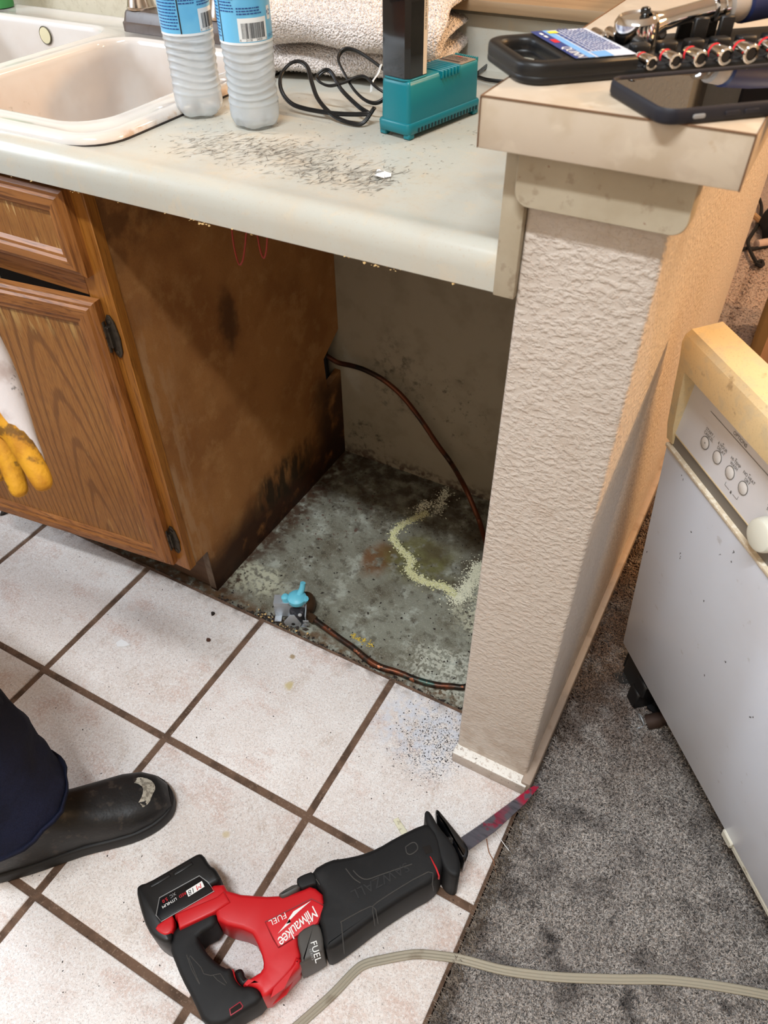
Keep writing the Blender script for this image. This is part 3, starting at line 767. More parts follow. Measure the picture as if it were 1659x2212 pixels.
pts = [(random.uniform(-1.0, -.03), random.uniform(-.0035, .0), .8715+random.uniform(-.001, .0015)) for k in range(26)]
for cx in (-.92, -.79, -.60, -.40, -.385, -.16, -.135):
    pts += [(cx+random.gauss(0, .006), -.002+random.uniform(-.0015, .001), .8712+random.uniform(-.002, .002)) for k in range(6)]
grains('edge_chips', pts, (.0006, .0024), TANCH, ct)
# ------------------------------------------------------------------ bar ledge on the half wall
lg = thing('bar_ledge', 'beige laminate bar top capping the half wall', 'bar top', (.06, .6, 1.014))
LX0, LX1, LY0 = -.0395, .172, -.0325
bm = B(); box(bm, LX0, LX1, LY0, 1.44, 1.0145, 1.0545, .0015, 2); obj('slab', bm, LEDGE, lg)
bm = B()
q = [(x, y) for x, y in rrect(-.0085, W_+.0145, .966, 1.05, .014, 6)]
q = [(x, min(z, 1.0143)) for x, z in q]
loops = [[(x, fy(.98)+y, z) for x, z in q] for y in (.006, -.0145, -.016)]
loops[-1] = [(x, fy(.98)-.0165, z) for x, z in inset([(a, b2) for a, b2 in q], .0012)]
loft(bm, loops); obj('apron', bm, LAMG, lg, label='grey laminate apron with rounded corners', ang=50)
bm = B()
for p, r_ in (([(LX0, LY0, 1.0545), (LX1, LY0, 1.0545)], .0008), ([(LX0, LY0, 1.0545), (LX0, .5, 1.0545)], .0006), ([(LX0, LY0, 1.015), (LX0, LY0, 1.054)], .0007), ([(LX1, LY0, 1.015), (LX1, LY0, 1.054)], .0008), ([(LX1, LY0, 1.0545), (LX1, .6, 1.0545)], .0006)):
    tube(bm, p, r_, 5, smooth=False)
obj('edge_seam', bm, SEAM, lg)

# ------------------------------------------------------------------ base cabinet
cb = thing('base_cabinet', 'worn brown oak base cabinet under the sink with door ajar', 'cabinet', (-.9, .3, 0))
XP = -BW; YF = .025
bm = B()
q = [(YF+.018, .115), (.082, .115), (.082, ZS), (YB-.001, ZS), (YB-.001, .238), (.560, .222), (.554, .306), (YB-.001, .348), (YB-.001, .871), (YF+.018, .871)]
loft(bm, [[(x, y, z) for y, z in q] for x in (XP-.016, XP)]); obj('side_panel', bm, PBOARD, cb, smooth=False)
bm = B(); box(bm, -1.75, XP-.016, .082, .096, -.0, .118); obj('toe_kick', bm, TOEK, cb)
bm = B(); box(bm, XP-.0165, XP, .081, .0825, -.002, .112); obj('toe_kick_cap', bm, mat('grey_toe_board', (110, 92, 76), .7, layers=[dict(scale=30, lo=.4, hi=.6, col=(84, 66, 52), fac=.7)]), cb)
# face frame
bm = B(); box(bm, XP-.046, XP+.0015, YF, YF+.019, .113, .871, .001); obj('stile', bm, OAKF, cb)
bm = B(); box(bm, -1.75, XP-.046, YF+.0005, YF+.019, .845, .871, .001); obj('rail', bm, OAKH, cb)
bm = B(); box(bm, -1.75, XP-.046, YF+.0005, YF+.019, .700, .742, .001); obj('rail', bm, OAKH, cb)
bm = B(); box(bm, -1.75, XP-.046, YF+.0005, YF+.019, .113, .150, .001); obj('rail', bm, OAKH, cb)
bm = B(); box(bm, -1.75, XP-.02, YF+.1, YB-.02, .15, .165); box(bm, -1.75, XP-.02, YB-.03, YB-.02, .15, .86); obj('carcass', bm, DARK, cb)
def frame_panel(parent, name, x0, x1, z0, z1, fw, y0, th, mv, mh, mp, M=None, inner='panel'):
    """a framed front in local x/z, mitred moulding around a flat veneer panel; front faces -y"""
    def side(a, b2, c, d):
        # moulding profile from the outer edge inward: (inward, depth)
        pr = [(0, 0), (0, th*.62), (.004, th*.8), (.008, th*.82), (.011, th), (fw*.62, th), (fw*.72, th*.86), (fw*.84, th*.84), (fw, th*.55), (fw, 0)]
        lo = []
        for k, (P, Q) in enumerate(((a, d), (b2, c))):
            lo.append([(P[0]+(Q[0]-P[0])*(i/fw), y0-dd, P[1]+(Q[1]-P[1])*(i/fw)) for i, dd in pr])
        bm = B(); loft(bm, lo); return bm
    o = [(x0, z0), (x1, z0), (x1, z1), (x0, z1)]
    n = [(x0+fw, z0+fw), (x1-fw, z0+fw), (x1-fw, z1-fw), (x0+fw, z1-fw)]
    for k in range(4):
        k2 = (k+1) % 4
        obj('frame_rail' if k % 2 == 0 else 'frame_stile', side(o[k], o[k2], n[k2], n[k]), mh if k % 2 == 0 else mv, parent, M=M, ang=25)
    bm = B(); box(bm, x0+fw*.8, x1-fw*.8, y0-th*.6, y0-.002, z0+fw*.8, z1-fw*.8); obj(inner, bm, mp, parent, M=M)
dr = thing('drawer', None, None, (-.9, YF, .8)); dr.parent = cb; dr.matrix_parent_inverse = wmat(cb).inverted()
frame_panel(dr, 'drawer', -1.10, -.636, .738, .860, .036, YF, .020, OAKV, OAKH, DRAWW)
AJ = math.radians(7.0)
HX = -.639
Md = Matrix.Translation((HX, YF-.001, 0)) @ Matrix.Rotation(AJ, 4, 'Z') @ Matrix.Translation((-HX, -(YF-.001), 0))
dd = thing('door', None, None, (HX, YF, .4)); dd.parent = cb; dd.matrix_parent_inverse = wmat(cb).inverted()
frame_panel(dd, 'door', -1.10, HX, .130, .700, .044, YF-.001, .021, OAKV, OAKH, PANELW, M=Md)
HINGE = mat('antique_hinge', (74, 66, 56), .45, .7, layers=[dict(scale=90, lo=.5, hi=.65, col=(44, 36, 30), fac=.8)])
for zc in (.640, .195):
    hg = None
    bm = B()
    lp = [(HX+.001, .026), (HX+.006, .036), (HX+.012, .036), (HX+.018, .026), (HX+.0215, 0), (HX+.018, -.026), (HX+.012, -.036), (HX+.006, -.036), (HX+.001, -.026)]
    Mh = Matrix.Translation((0, YF, zc)) @ Matrix.Rotation(PI/2, 4, 'X')
    puff(bm, lp, 0, .0035, .0014, M=Mh)
    for s in (-1, 1): lathe(bm, [(0.0035, 0), (.0035, .0012), (.002, .0022), (.0001, .0022)], 10, M=Matrix.Translation((HX+.010, YF-.0033, zc+s*.026)) @ Matrix.Rotation(PI/2, 4, 'X'))
    tube(bm, [(HX-.0015, YF-.008, zc-.026), (HX-.0015, YF-.008, zc+.026)], .0042, 10, smooth=False)
    for s in (-.013, 0, .013): tube(bm, [(HX-.0015, YF-.008, zc+s-.001), (HX-.0015, YF-.008, zc+s+.001)], .0048, 10, smooth=False)
    box(bm, HX-.001, HX+.008, YF-.009, YF-.002, zc-.018, zc+.018, .001)
    obj('hinge', bm, HINGE, cb, ang=35)

# ------------------------------------------------------------------ sink
sk = thing('double_sink', 'almond enamel double bowl drop-in sink at left of the countertop', 'sink', (-.98, .3, .9115))
bowls = [(-.945, -.628, .078, .468), (-1.335, -.985, .078, .505)]
outer = rrect(-1.405, -.572, .03, .592, .06, 8)
ZR = .9235
bm = B()
def ring(bm, pts, z): return [bm.verts.new((x, y, z)) for x, y in pts]
def bridge(bm, a, b2):
    n = len(a)
    for i in range(n): bm.faces.new((a[i], a[(i+1) % n], b2[(i+1) % n], b2[i]))
o0 = ring(bm, inset(outer, .022), ZR-.0015); prev = o0
for d, z in ((.017, ZR), (.010, ZR+.0005), (.004, ZR-.002), (.0005, ZR-.007), (0, .9125)):
    r2 = ring(bm, inset(outer, d), z); bridge(bm, prev, r2); prev = r2
rims = []
for (x0, x1, y0, y1) in bowls:
    base = rrect(x0, x1, y0, y1, .055, 8)
    top = ring(bm, inset(base, -.012), ZR-.0015); prev = top; rims.append(top)
    for d, z in ((-.008, ZR), (-.003, ZR-.0005), (.001, ZR-.004), (.003, ZR-.011), (.006, .87), (.012, .80), (.02, .755), (.035, .738), (.07, .732), (.12, .731)):
        r2 = ring(bm, inset(base, d), z); bridge(bm, prev, r2); prev = r2
    f = bm.faces.new(prev); bmesh.ops.triangulate(bm, faces=[f])
es = []
for lp in [o0]+rims:
    n = len(lp)
    for i in range(n):
        e = bm.edges.get((lp[i], lp[(i+1) % n])); es.append(e)
bmesh.ops.triangle_fill(bm, use_beauty=True, use_dissolve=False, edges=es)
obj('basin', bm, ENAMEL, sk, ang=60)
bm = B()
tube(bm, [(x, y, .9122) for x, y in inset(outer, -.0008)], .0016, 6, 1, closed=True, smooth=True); obj('caulk_line', bm, CAULK, sk)
Mo = frame((-1.164, .4995, .898), (1, 0, 0), (0, .06, 1))
bm = B(); lathe(bm, [(.0001, 0), (.012, 0), (.0135, .001), (.0135, .0022), (.0001, .003)], 24, M=Mo @ Matrix.Scale(1.0, 4)); obj('overflow_cap', bm, mat('overflow_cream', (214, 204, 168), .4), sk)
bm = B(); tube(bm, [Mo @ Vector((.0145*math.cos(a), .0145*math.sin(a), .001)) for a in np.linspace(0, 2*PI, 17)[:-1]], .0011, 6, 2, closed=True); obj('overflow_ring', bm, mat('overflow_dark', (92, 84, 66), .5, .3), sk)

# faucet on the sink deck
fa = thing('faucet', 'two handled kitchen faucet on a dark bronze deck plate behind the bottles', 'faucet', (-.85, .535, ZR))
bm = B()
pl = rrect(-.965, -.722, .500, .566, .016, 5)
loops = []
for d, z in ((0, ZR-.001), (0, ZR+.012), (.003, ZR+.014), (.007, ZR+.026), (.010, ZR+.030), (.014, ZR+.031)):
    loops.append([(x, y, z) for x, y in inset(pl, d)])
loft(bm, loops); obj('deck_plate', bm, BRONZE, fa, ang=35)
for hx in (-.935, -.752):
    bm = B(); lathe(bm, [(.026, .031), (.026, .034), (.0245, .035), (.0235, .040), (.019, .054), (.0165, .066), (.0175, .074), (.014, .083), (.0001, .086)], 24, M=Matrix.Translation((hx, .533, ZR)))
    hd = obj('handle', bm, NICKEL, fa)
    bm = B(); tube(bm, [(hx, .533, ZR+.083), (hx+.01, .51, ZR+.095), (hx+.014, .475, ZR+.104)], [.006, .006, .0045], 8); obj('lever', bm, NICKEL, hd)
bm = B(); lathe(bm, [(.021, .030), (.021, .036), (.017, .045), (.0155, .075), (.014, .085)], 20, M=Matrix.Translation((-.842, .533, ZR))); tube(bm, [(-.842, .533, ZR+.07), (-.842, .528, ZR+.15), (-.842, .49, ZR+.20), (-.842, .42, ZR+.205), (-.842, .38, ZR+.185)], .011, 12)
obj('spout', bm, NICKEL, fa)

gb = thing('dish_soap_bottle', 'green plastic bottle standing at the back left corner of the sink', 'bottle', (-1.345, .548, ZR))
bm = B()
loft(bm, [[(-1.345+x*s, .552+y*s, z) for x, y in rrect(-.036, .036, -.022, .022, .016, 4)] for s, z in ((.96, ZR), (1, ZR+.006), (.98, ZR+.03), (.86, ZR+.07), (.6, ZR+.11), (.38, ZR+.13))]); obj('body', bm, GREENP, gb)
bm = B(); lathe(bm, [(.011, 0), (.011, .018), (.006, .022), (.005, .032), (.0001, .033)], 14, M=Matrix.Translation((-1.345, .552, ZR+.13))); obj('cap', bm, CAPW, gb)

# ------------------------------------------------------------------ water bottles
def bottle(name, x, y, rotz, label, n):
    t = thing(name, label, 'bottle', (x, y, .9119), rotz, group='water bottles on the counter')
    R0 = .0325; bm = B(); nz, na = 150, 64; H = .205
    def rad(z, a):
        if z < .004: base = .024+ (z/.004)*.004
        elif z < .016: base = .028+.0045*math.sin((z-.004)/.012*PI/2)
        elif z < .138: base = R0-.0016*math.sin(min(1, max(0, (z-.02)/.08))*PI)
        elif z < .182: base = R0-(z-.138)**1.6*1.8
        else: base = .0125
        base = max(base, .0118)
        if z < .026:      # petal foot
            k = (1-z/.026)
            base *= 1-.16*k*(1-abs(math.cos(2.5*a)))**1.5
        if .026 < z < .100:
            env = min(1, (z-.026)/.006, (.1-z)/.004)
            wv = .0042*math.cos(2*a)*math.sin((z-.026)/.074*PI)
            ph = ((z+wv-.026)/.0088) % 1.0
            rib = math.exp(-((ph-.5)/.17)**2)
            base += .0011*rib*env
        return base
    lp = []
    zs = [0.002]+list(np.linspace(.004, .182, nz))+[.19, .197]
    for z in zs:
        lp.append([(rad(z, 2*PI*k/na)*math.cos(2*PI*k/na), rad(z, 2*PI*k/na)*math.sin(2*PI*k/na), z+(.004*(1-abs(math.cos(2.5*2*PI*k/na))) if z < .003 else 0)) for k in range(na)])
    loft(bm, lp); obj('body', bm, PET, t, local=True, ang=80)
    bm = B(); lathe(bm, [(.0145, .192), (.0148, .194), (.0148, .206), (.0135, .208), (.0001, .208)], 28); obj('cap', bm, CAPW, t, local=True)
    RL = R0+.0004
    def bend(rr): return lambda p: Vector((rr*math.cos(p.x/RL), rr*math.sin(p.x/RL), p.y))
    I = Matrix.Identity(4)
    bm = B(); rect(bm, -PI*RL, PI*RL*.999, .1005, .152, I, 0, bend(RL), 56); lb = obj('label', bm, LABEL, t, local=True)
    bm = B(); rect(bm, -PI*RL, PI*RL*.999, .0985, .1012, I, 0, bend(RL+.0001), 56); rect(bm, -PI*RL, PI*RL*.999, .151, .153, I, 0, bend(RL+.0001), 56)
    rect(bm, -.003, .034, .1022, .1265, I, 0, bend(RL+.0002), 10); rect(bm, .0375, .0445, .122, .136, I, 0, bend(RL+.0002), 3)
    obj('label_border', bm, LABELW, lb, local=True)
    bm = B()     # bar code
    x = .001; rr = random.Random(5)
    while x < .030:
        wd = rr.choice([.0003, .0003, .0006, .0009]); rect(bm, x, x+wd, .1055, .1215, I, 0, bend(RL+.0004)); x += wd+rr.choice([.0003, .0004, .0007])
    for s, xx in (('0', -.0014), ('21130', .009), ('24030', .022), ('2', .0325)):
        text(bm, s, .0032, I, bend=lambda p, xx=xx: bend(RL+.0004)(Vector((p.x+xx, p.y+.1038, 0))))
    obj('bar_code', bm, BLACKPR, lb, local=True)
    bm = B()
    for k in range(3):
        a0 = k*2*PI/3   # recycling arrows
        q = [(.0026*math.cos(a0+s), .0026*math.sin(a0+s)) for s in (.2, .9, 1.5)]
        for (ax, ay), (bx, by) in zip(q[:-1], q[1:]):
            d = Vector((bx-ax, by-ay)); nrm = Vector((-d.y, d.x)).normalized()*.0006
            vs_ = [bm.verts.new(bend(RL+.0005)(Vector((.041+px, .1295+py, 0)))) for px, py in ((ax+nrm.x, ay+nrm.y), (bx+nrm.x, by+nrm.y), (bx-nrm.x, by-nrm.y), (ax-nrm.x, ay-nrm.y))]
            bm.faces.new(vs_)
    rr = random.Random(3)
    for x0, x1, z0, z1, step in ((-.003, .028, .129, .137, .0028), (-.062, -.03, .104, .148, .0034), (-.026, -.006, .131, .149, .003)):
        z = z1
        while z > z0:
            x = x0
            while x < x1-.002:
                wd = rr.uniform(.0015, .005); rect(bm, x, min(x+wd, x1), z-.0011, z, I, 0, bend(RL+.0004), 2); x += wd+.0007
            z -= step
    text(bm, 'CA CRV', .0046, I, bend=lambda p: bend(RL+.0004)(Vector((p.x+.0445, p.y+.1055, 0))))
    obj('label_print', bm, NAVYP, lb, local=True)
    bm = B(); rect(bm, -.0285, -.0268, .1012, .115, I, 0, bend(RL+.0004)); rect(bm, -.0285, -.0268, .115, .151, I, 0, bend(RL+.0003)); obj('label_stripe', bm, BLACKPR, lb, local=True)
    return t
bottle('water_bottle', -.5535, .213, math.radians(-14), 'frosty half litre water bottle nearest the sink, label lettering facing out', 0)
bottle('water_bottle', -.4565, .209, math.radians(-62), 'frosty half litre water bottle nearest the towel, white bar code panel facing out', 1)

# ------------------------------------------------------------------ folded towel
tw = B()
def towel_profile(s):
    """serpentine fold in (depth, height): returns centre line points"""
    return None
cl = [(.19, .012), (.10, .010), (.03, .012), (-.004, .020), (.0, .034), (.03, .038), (.09, .036), (.15, .040), (.178, .052), (.165, .066), (.10, .066), (.03, .062), (-.01, .056), (-.028, .062), (-.022, .084), (.02, .104), (.08, .112), (.15, .108), (.20, .098), (.22, .07)]
P = [Vector((p[0], 0, p[1])) for p in cl]
P = spline(P, 5)
nrm = []
for i in range(len(P)):
    a, b2 = P[max(0, i-1)], P[min(len(P)-1, i+1)]; t = (b2-a).normalized(); nrm.append(Vector((-t.z, 0, t.x)))
th = .0075
sec0 = [p+n*th for p, n in zip(P, nrm)]+[p-n*th for p, n in zip(reversed(P), reversed(nrm))]
NX = 46; LT = .285
loops = []
for k in range(NX+1):
    u = k/NX; x = u*LT
    lp = []
    endk = min(1, u/.05, (1-u)/.05); endk = math.sin(max(0, endk)*PI/2)
    for p, c in zip(sec0, list(P)+list(reversed(P))):
        q = c+(p-c)*(.35+.65*endk)
        hump = 1+.10*math.sin(u*PI*1.0)-.10*u
        dz = .010*mnoise.noise((x*11, q.x*12, q.z*22))
        dy = .016*mnoise.noise((x*9+4, q.z*16, 2))+.010*math.sin(u*5)
        dx = .012*mnoise.noise((q.x*11, q.z*26, 7)) * (1 if u > .5 else 1.6)
        z = max(.0012, q.z*hump+dz*min(1, q.z/.02))
        lp.append((x+dx, q.x+dy, z))
    loops.append(lp)
loft(tw, loops)
Mt = Matrix.Translation((-.575, .395, .9125)) @ Matrix.Rotation(math.radians(13), 4, 'Z')
tw.transform(Mt)
towel = obj('towel', tw, TERRY, label='folded beige terry towel heaped against the backsplash', cat='towel', ang=180)
# a little real nap along the towel
tm = towel.data; nv = len(tm.polygons)
V = []; Fq = []
ps = [p for p in tm.polygons]
for p in ps:
    nn = p.normal; c = p.center
    if c.z < .918: continue
    vs_ = [tm.vertices[i].co for i in p.vertices]
    for k in range(int(min(7, 1+p.area/2.2e-6/10))):
        w_ = [random.random() for _ in vs_]; sm = sum(w_); q = Vector((0, 0, 0))
        for a, b2 in zip(vs_, w_): q += a*(b2/sm)
        t = Vector((random.gauss(0, 1), random.gauss(0, 1), random.gauss(0, 1))); t = (t-nn*t.dot(nn)).normalized()
        e = q+nn*random.uniform(.0012, .0024)+t*.001
        i = len(V); V += [q+t*.0008, q-t*.0008, e]; Fq.append((i, i+1, i+2))
me = bpy.data.meshes.new('nap'); me.from_pydata([tuple(v) for v in V], [], Fq); obj('nap', me, TERRY, towel, kind='stuff', smooth=False)

# ------------------------------------------------------------------ battery charger
CHY = math.atan2(.0339, .15)
ch = thing('battery_charger', 'teal battery charger with its cord looped in front of the towel', 'charger', (-.2436, .2405, .9119), -CHY)
# local: x from right edge to the left (negative), y = length
CW_, CL_, CZ = .0535, .152, .0655
def LB(fn, name, m, parent=ch, **k):
    bm = B(); fn(bm); return obj(name, bm, m, parent, local=True, **k)
def body(bm):
    q = rrect(-CW_+.003, -.003, .003, CL_-.003, .006, 4)
    loops = [[(x, y, z) for x, y in inset(q, d)] for d, z in ((-.0015, .018), (0, .019), (.0012, .060), (.0022, .0636), (.0045, CZ))]
    loft(bm, loops)
LB(body, 'housing', TEAL, ang=50)
def base(bm):
    q = rrect(-CW_, 0, 0, CL_, .007, 4)
    loops = [[(x, y, z) for x, y in inset(q, d)] for d, z in ((.002, .0055), (.0005, .007), (0, .0165), (.0012, .0185), (.004, .0186))]
    loft(bm, loops)
LB(base, 'base', TEAL, ang=50)
for fx in (-CW_+.007, -.007):
    for fy_ in (.008, CL_-.008):
        LB(lambda bm: box(bm, fx-.0055, fx+.0055, fy_-.0055, fy_+.0055, 0, .008, .0015), 'foot', TEAL)
for k in range(19):
    yy = .018+k*.0068
    for sx in (-.0004, -CW_-.0002):
        LB(lambda bm: box(bm, sx, sx+.0006, yy, yy+.003, .0068, .0118), 'vent_slot', TEALD)
for k in range(6):
    LB(lambda bm: box(bm, -CW_+.010, -.0012, .066+k*.0068, .0692+k*.0068, CZ-.008, CZ+.0016, .0008), 'rib', TEAL)
for k in range(11):
    LB(lambda bm: box(bm, -CW_+.009+k*.0034, -CW_+.0108+k*.0034, CL_-.006, CL_-.0008, CZ-.006, CZ+.001, .0004), 'grip_ridge', TEAL)
LB(lambda bm: box(bm, -.0285, -.0245, .0535, .0565, CZ-.01, CZ+.0012, .0006), 'latch', TEAL)
lbp = LB(lambda bm: puff(bm, rrect(-CW_+.011, -.006, .109, .143, .002, 3), CZ-.0004, CZ+.0006, .0002), 'rating_plate', LABELG)
def pr(bm):
    M = frame((-.029, .126, CZ+.0008), (1, 0, 0), (0, 1, 0))
    rect(bm, -.015, .017, -.0145, -.008, M); rr = random.Random(2)
    for yy in (-.004, .0, .004, .008):
        x = -.015
        while x < .015:
            wd = rr.uniform(.002, .006); rect(bm, x, x+wd, yy, yy+.0016, M); x += wd+.001
LB(pr, 'rating_print', mat('plate_print', (66, 56, 52), .5), lbp)
LB(lambda bm: rect(bm, -.004, .004, .0105, .0125, frame((-.029, .126, CZ+.0008), (1, 0, 0), (0, 1, 0))), 'red_mark', REDP, lbp)
LB(lambda bm: puff(bm, rrect(-CW_+.004, -.006, .004, .047, .010, 5), CZ-.0006, CZ+.0014, .0006), 'well_rim', TEAL)
CP = [(0, -.7071, .7071)]
path = [(-0.3211, 0.2984, 0.9331), (-0.3392, 0.299, 0.9336), (-0.3635, 0.3093, 0.9417), (-0.3882, 0.3264, 0.9553), (-0.4045, 0.3397, 0.9659), (-0.4056, 0.3496, 0.9738), (-0.397, 0.3541, 0.9774), (-0.3756, 0.3512, 0.975), (-0.3414, 0.3397, 0.966), (-0.3234, 0.3327, 0.9604)]
path2 = [(-0.3296, 0.3104, 0.9482), (-0.3495, 0.3195, 0.9555), (-0.362, 0.3187, 0.9548), (-0.379, 0.3103, 0.9481), (-0.3976, 0.3041, 0.9432), (-0.4145, 0.3064, 0.945), (-0.4227, 0.3122, 0.9496), (-0.4161, 0.3205, 0.9562), (-0.4042, 0.3193, 0.9553), (-0.3789, 0.3021, 0.9416), (-0.3443, 0.2866, 0.9293), (-0.3249, 0.2809, 0.9247)]
path3 = [(-0.3212, 0.2757, 0.9254), (-0.3448, 0.2723, 0.9227), (-0.3781, 0.2698, 0.9207), (-0.4213, 0.2702, 0.921), (-0.4466, 0.2747, 0.9246), (-0.4678, 0.2874, 0.9347), (-0.4771, 0.3033, 0.9473), (-0.4714, 0.3176, 0.9587), (-0.458, 0.3224, 0.9625), (-0.4413, 0.3172, 0.9584), (-0.4247, 0.3006, 0.9452), (-0.4066, 0.2844, 0.9323), (-0.3841, 0.2723, 0.9227), (-0.3626, 0.2652, 0.9171), (-0.339, 0.2617, 0.9143), (-0.3239, 0.2651, 0.917), (-0.3171, 0.2837, 0.9317)]
allp = list(reversed(path))+[tuple(Vector(path[0])*.5+Vector(path2[0])*.5+Vector((.012, .004, 0)))]+path2+path3
allp = [(x, y, max(z, .9152)) for x, y, z in allp]
bm = B()
f2 = [(math.cos(a)*.9+.85*s, math.sin(a)) for s in (1,) for a in np.linspace(-PI/2, PI/2, 6)]+[(math.cos(a)*.9-.85, math.sin(a)) for a in np.linspace(PI/2, 1.5*PI, 6)]
f2 = [(1.75, 0), (1.5, .75), (.85, 1), (.25, .7), (0, .45), (-.25, .7), (-.85, 1), (-1.5, .75), (-1.75, 0), (-1.5, -.75), (-.85, -1), (-.25, -.7), (0, -.45), (.25, -.7), (.85, -1), (1.5, -.75)]
f2 = [(b2, a) for a, b2 in f2]
tube(bm, allp, .0017, sub=5, flat=f2, up=(0, -.62, .78)); obj('cord', bm, CORDB, ch, ang=180)
bm = B()
q = [(-0.2805, 0.5379, 0.916), (-0.2597, 0.5285, 0.916), (-0.2354, 0.5295, 0.916), (-0.2058, 0.5388, 0.916)]
q2 = [(-0.2857, 0.5497, 0.916), (-0.2899, 0.5921, 0.916), (-0.2926, 0.6249, 0.916), (-0.295, 0.6755, 0.916)]
tube(bm, q, .0017, sub=5, flat=f2, up=(0, -.62, .78)); tube(bm, q2, .0017, sub=5, flat=f2, up=(0, -.62, .78)); obj('cord', bm, CORDB, ch, ang=180)
bm = B()
tie = [(-0.3366, 0.3363, 0.9681), (-0.3357, 0.3255, 0.9595), (-0.3387, 0.3154, 0.9515), (-0.3346, 0.304, 0.9424)]
tube(bm, tie, .0006, 5); tube(bm, [(x+.002, y, z+.001) for x, y, z in tie], .0006, 5); obj('twist_tie', bm, CLEAR, ch)
# stick battery in the charger's well
bt = thing('stick_battery', 'tall black stick battery standing upright in the teal charger', 'battery', (-.2436, .2405, .9119), -CHY)
q = [(-CW_+.0055, .006), (-.0135, .006), (-.008, .011), (-.008, .042), (-.0135, .046), (-CW_+.010, .046), (-CW_+.0055, .041)]
bm = B(); puff(bm, q, CZ-.02, .235, .0025); obj('case', bm, GLOSSB, bt, local=True, ang=30)
bm = B(); rect(bm, .0345, .0415, .068, .22, frame((-.0078, 0, 0), (0, 1, 0), (0, 0, 1))); sl = obj('side_label', bm, PAPERL, bt, local=True)
bm = B(); Mx = frame((-.0075, .038, .115), (0, 0, 1), (0, -1, 0)); text(bm, 'NI-CD BATTERY PACK', .0042, Mx, align='LEFT'); 
obj('label_lettering', bm, BLACKPR, sl, local=True)

# ------------------------------------------------------------------ socket set tray, sockets, ratchet, phone on the bar ledge
TY = math.radians(43)
F_ = Vector((-.0165, .0005, 1.0551))
lx = Vector((math.cos(TY), math.sin(TY), 0)); wx = Vector((-math.sin(TY), math.cos(TY), 0))
MT = frame(F_, lx, wx)
ts = thing('socket_tray', 'black plastic socket set tray with carry handle lying across the bar top', 'tool tray', M=MT)
bm = B()
out_ = rrect(0, .35, 0, .104, .022, 6); TH = .0165
hole = rrect(.011, .042, .013, .090, .012, 5)
# handle end with a grip hole, then a flat deck
def ringpts(q, z): return [(x, y, z) for x, y in q]
def hollow(bm, out_, hole, z0, z1, r):
    lo = []
    for d, z in ((r, z0), (r*.3, z0+r*.3), (0, z0+r), (0, z1-r), (r*.3, z1-r*.3), (r, z1)): lo.append([bm.verts.new((x, y, z)) for x, y in inset(out_, d)])
    hi = []
    for d, z in ((-r, z0), (-r*.3, z0+r*.3), (0, z0+r), (0, z1-r), (-r*.3, z1-r*.3), (-r, z1)): hi.append([bm.verts.new((x, y, z)) for x, y in inset(hole, d)])
    for L_ in (lo, hi):
        for a, c in zip(L_[:-1], L_[1:]): bridge(bm, a, c)
    for k in (0, -1):
        es = []
        for lp in (lo[k], hi[k]):
            n = len(lp); es += [bm.edges.get((lp[i], lp[(i+1) % n])) for i in range(n)]
        bmesh.ops.triangle_fill(bm, use_beauty=True, edges=es)
TD = .0072
hollow(bm, out_, hole, 0, TD, .0025)
obj('tray', bm, BLACKP, ts, local=True, ang=50)
lft_ = [p for p in rrect(0, .06, 0, .104, .022, 6) if p[0] < .031]
hnd = [(.1015, .1035), (.06, .104)]+lft_+[(.06, 0), (.1015, .0005)]
bm = B(); hollow(bm, hnd, inset(hole, -.0004), .004, TH, .0032)
obj('handle_block', bm, BLACKP, ts, local=True, ang=50)
bm = B(); puff(bm, rrect(.103, .345, .004, .100, .004, 3), TD-.002, TD+.001, .001); obj('deck', bm, mat('tray_deck', (30, 29, 29), .6), ts, local=True)
for k in range(9):
    bm = B(); puff(bm, rrect(.113+k*.026, .130+k*.026, .030, .042, .003, 3), TD, TD+.010, .002); obj('socket_holder', bm, BLACKP, ts, local=True)
for x0 in (.182, .208):
    bm = B(); box(bm, x0, x0+.014, .052, .057, TD, TD+.022, .001); box(bm, x0, x0+.014, .076, .081, TD, TD+.024, .001); obj('ratchet_clip', bm, BLACKP, ts, local=True)
# printed card
bm = B(); rect(bm, .046, .1005, .003, .101, None, TH+.0008); cdp = obj('label_card', bm, CARDW, ts, local=True)
bm = B(); rect(bm, .0455, .057, .003, .101, None, TH+.0011); obj('label_dark_band', bm, CARDB, cdp, local=True)
bm = B(); rect(bm, .057, .0635, .003, .101, None, TH+.0011); rect(bm, .066, .080, .003, .020, None, TH+.0011); obj('label_light_band', bm, CARDLB, cdp, local=True)
bm = B(); text(bm, 'QUINN', .0115, frame((.0515, .022, TH+.0014), (0, -1, 0), (1, 0, 0)), shear=.2, spacing=.95)
for yy in (.075, .085): rect(bm, .050, .0525, yy, yy+.007, None, TH+.0014)
obj('label_lettering', bm, WHITEP, cdp, local=True)
bm = B(); rr = random.Random(4)
for xx, hh in ((.0655, .0026), (.070, .0017), (.0735, .0013), (.0765, .0013), (.0795, .0013), (.0825, .0013), (.0855, .0013), (.0885, .0013), (.0915, .0013), (.0945, .0013)):
    y = .022
    while y < .096:
        wd = rr.uniform(.003, .009); rect(bm, xx, xx+hh, y, y+wd, None, TH+.0013); y += wd+.0013
obj('label_print', bm, NAVYP, cdp, local=True)
bm = B(); rect(bm, .050, .0555, .056, .068, None, TH+.0013); obj('label_red_mark', bm, REDP, cdp, local=True)
bm = B(); rect(bm, .059, .068, .088, .096, None, TH+.0014); obj('label_yellow_mark', bm, YEL, cdp, local=True)
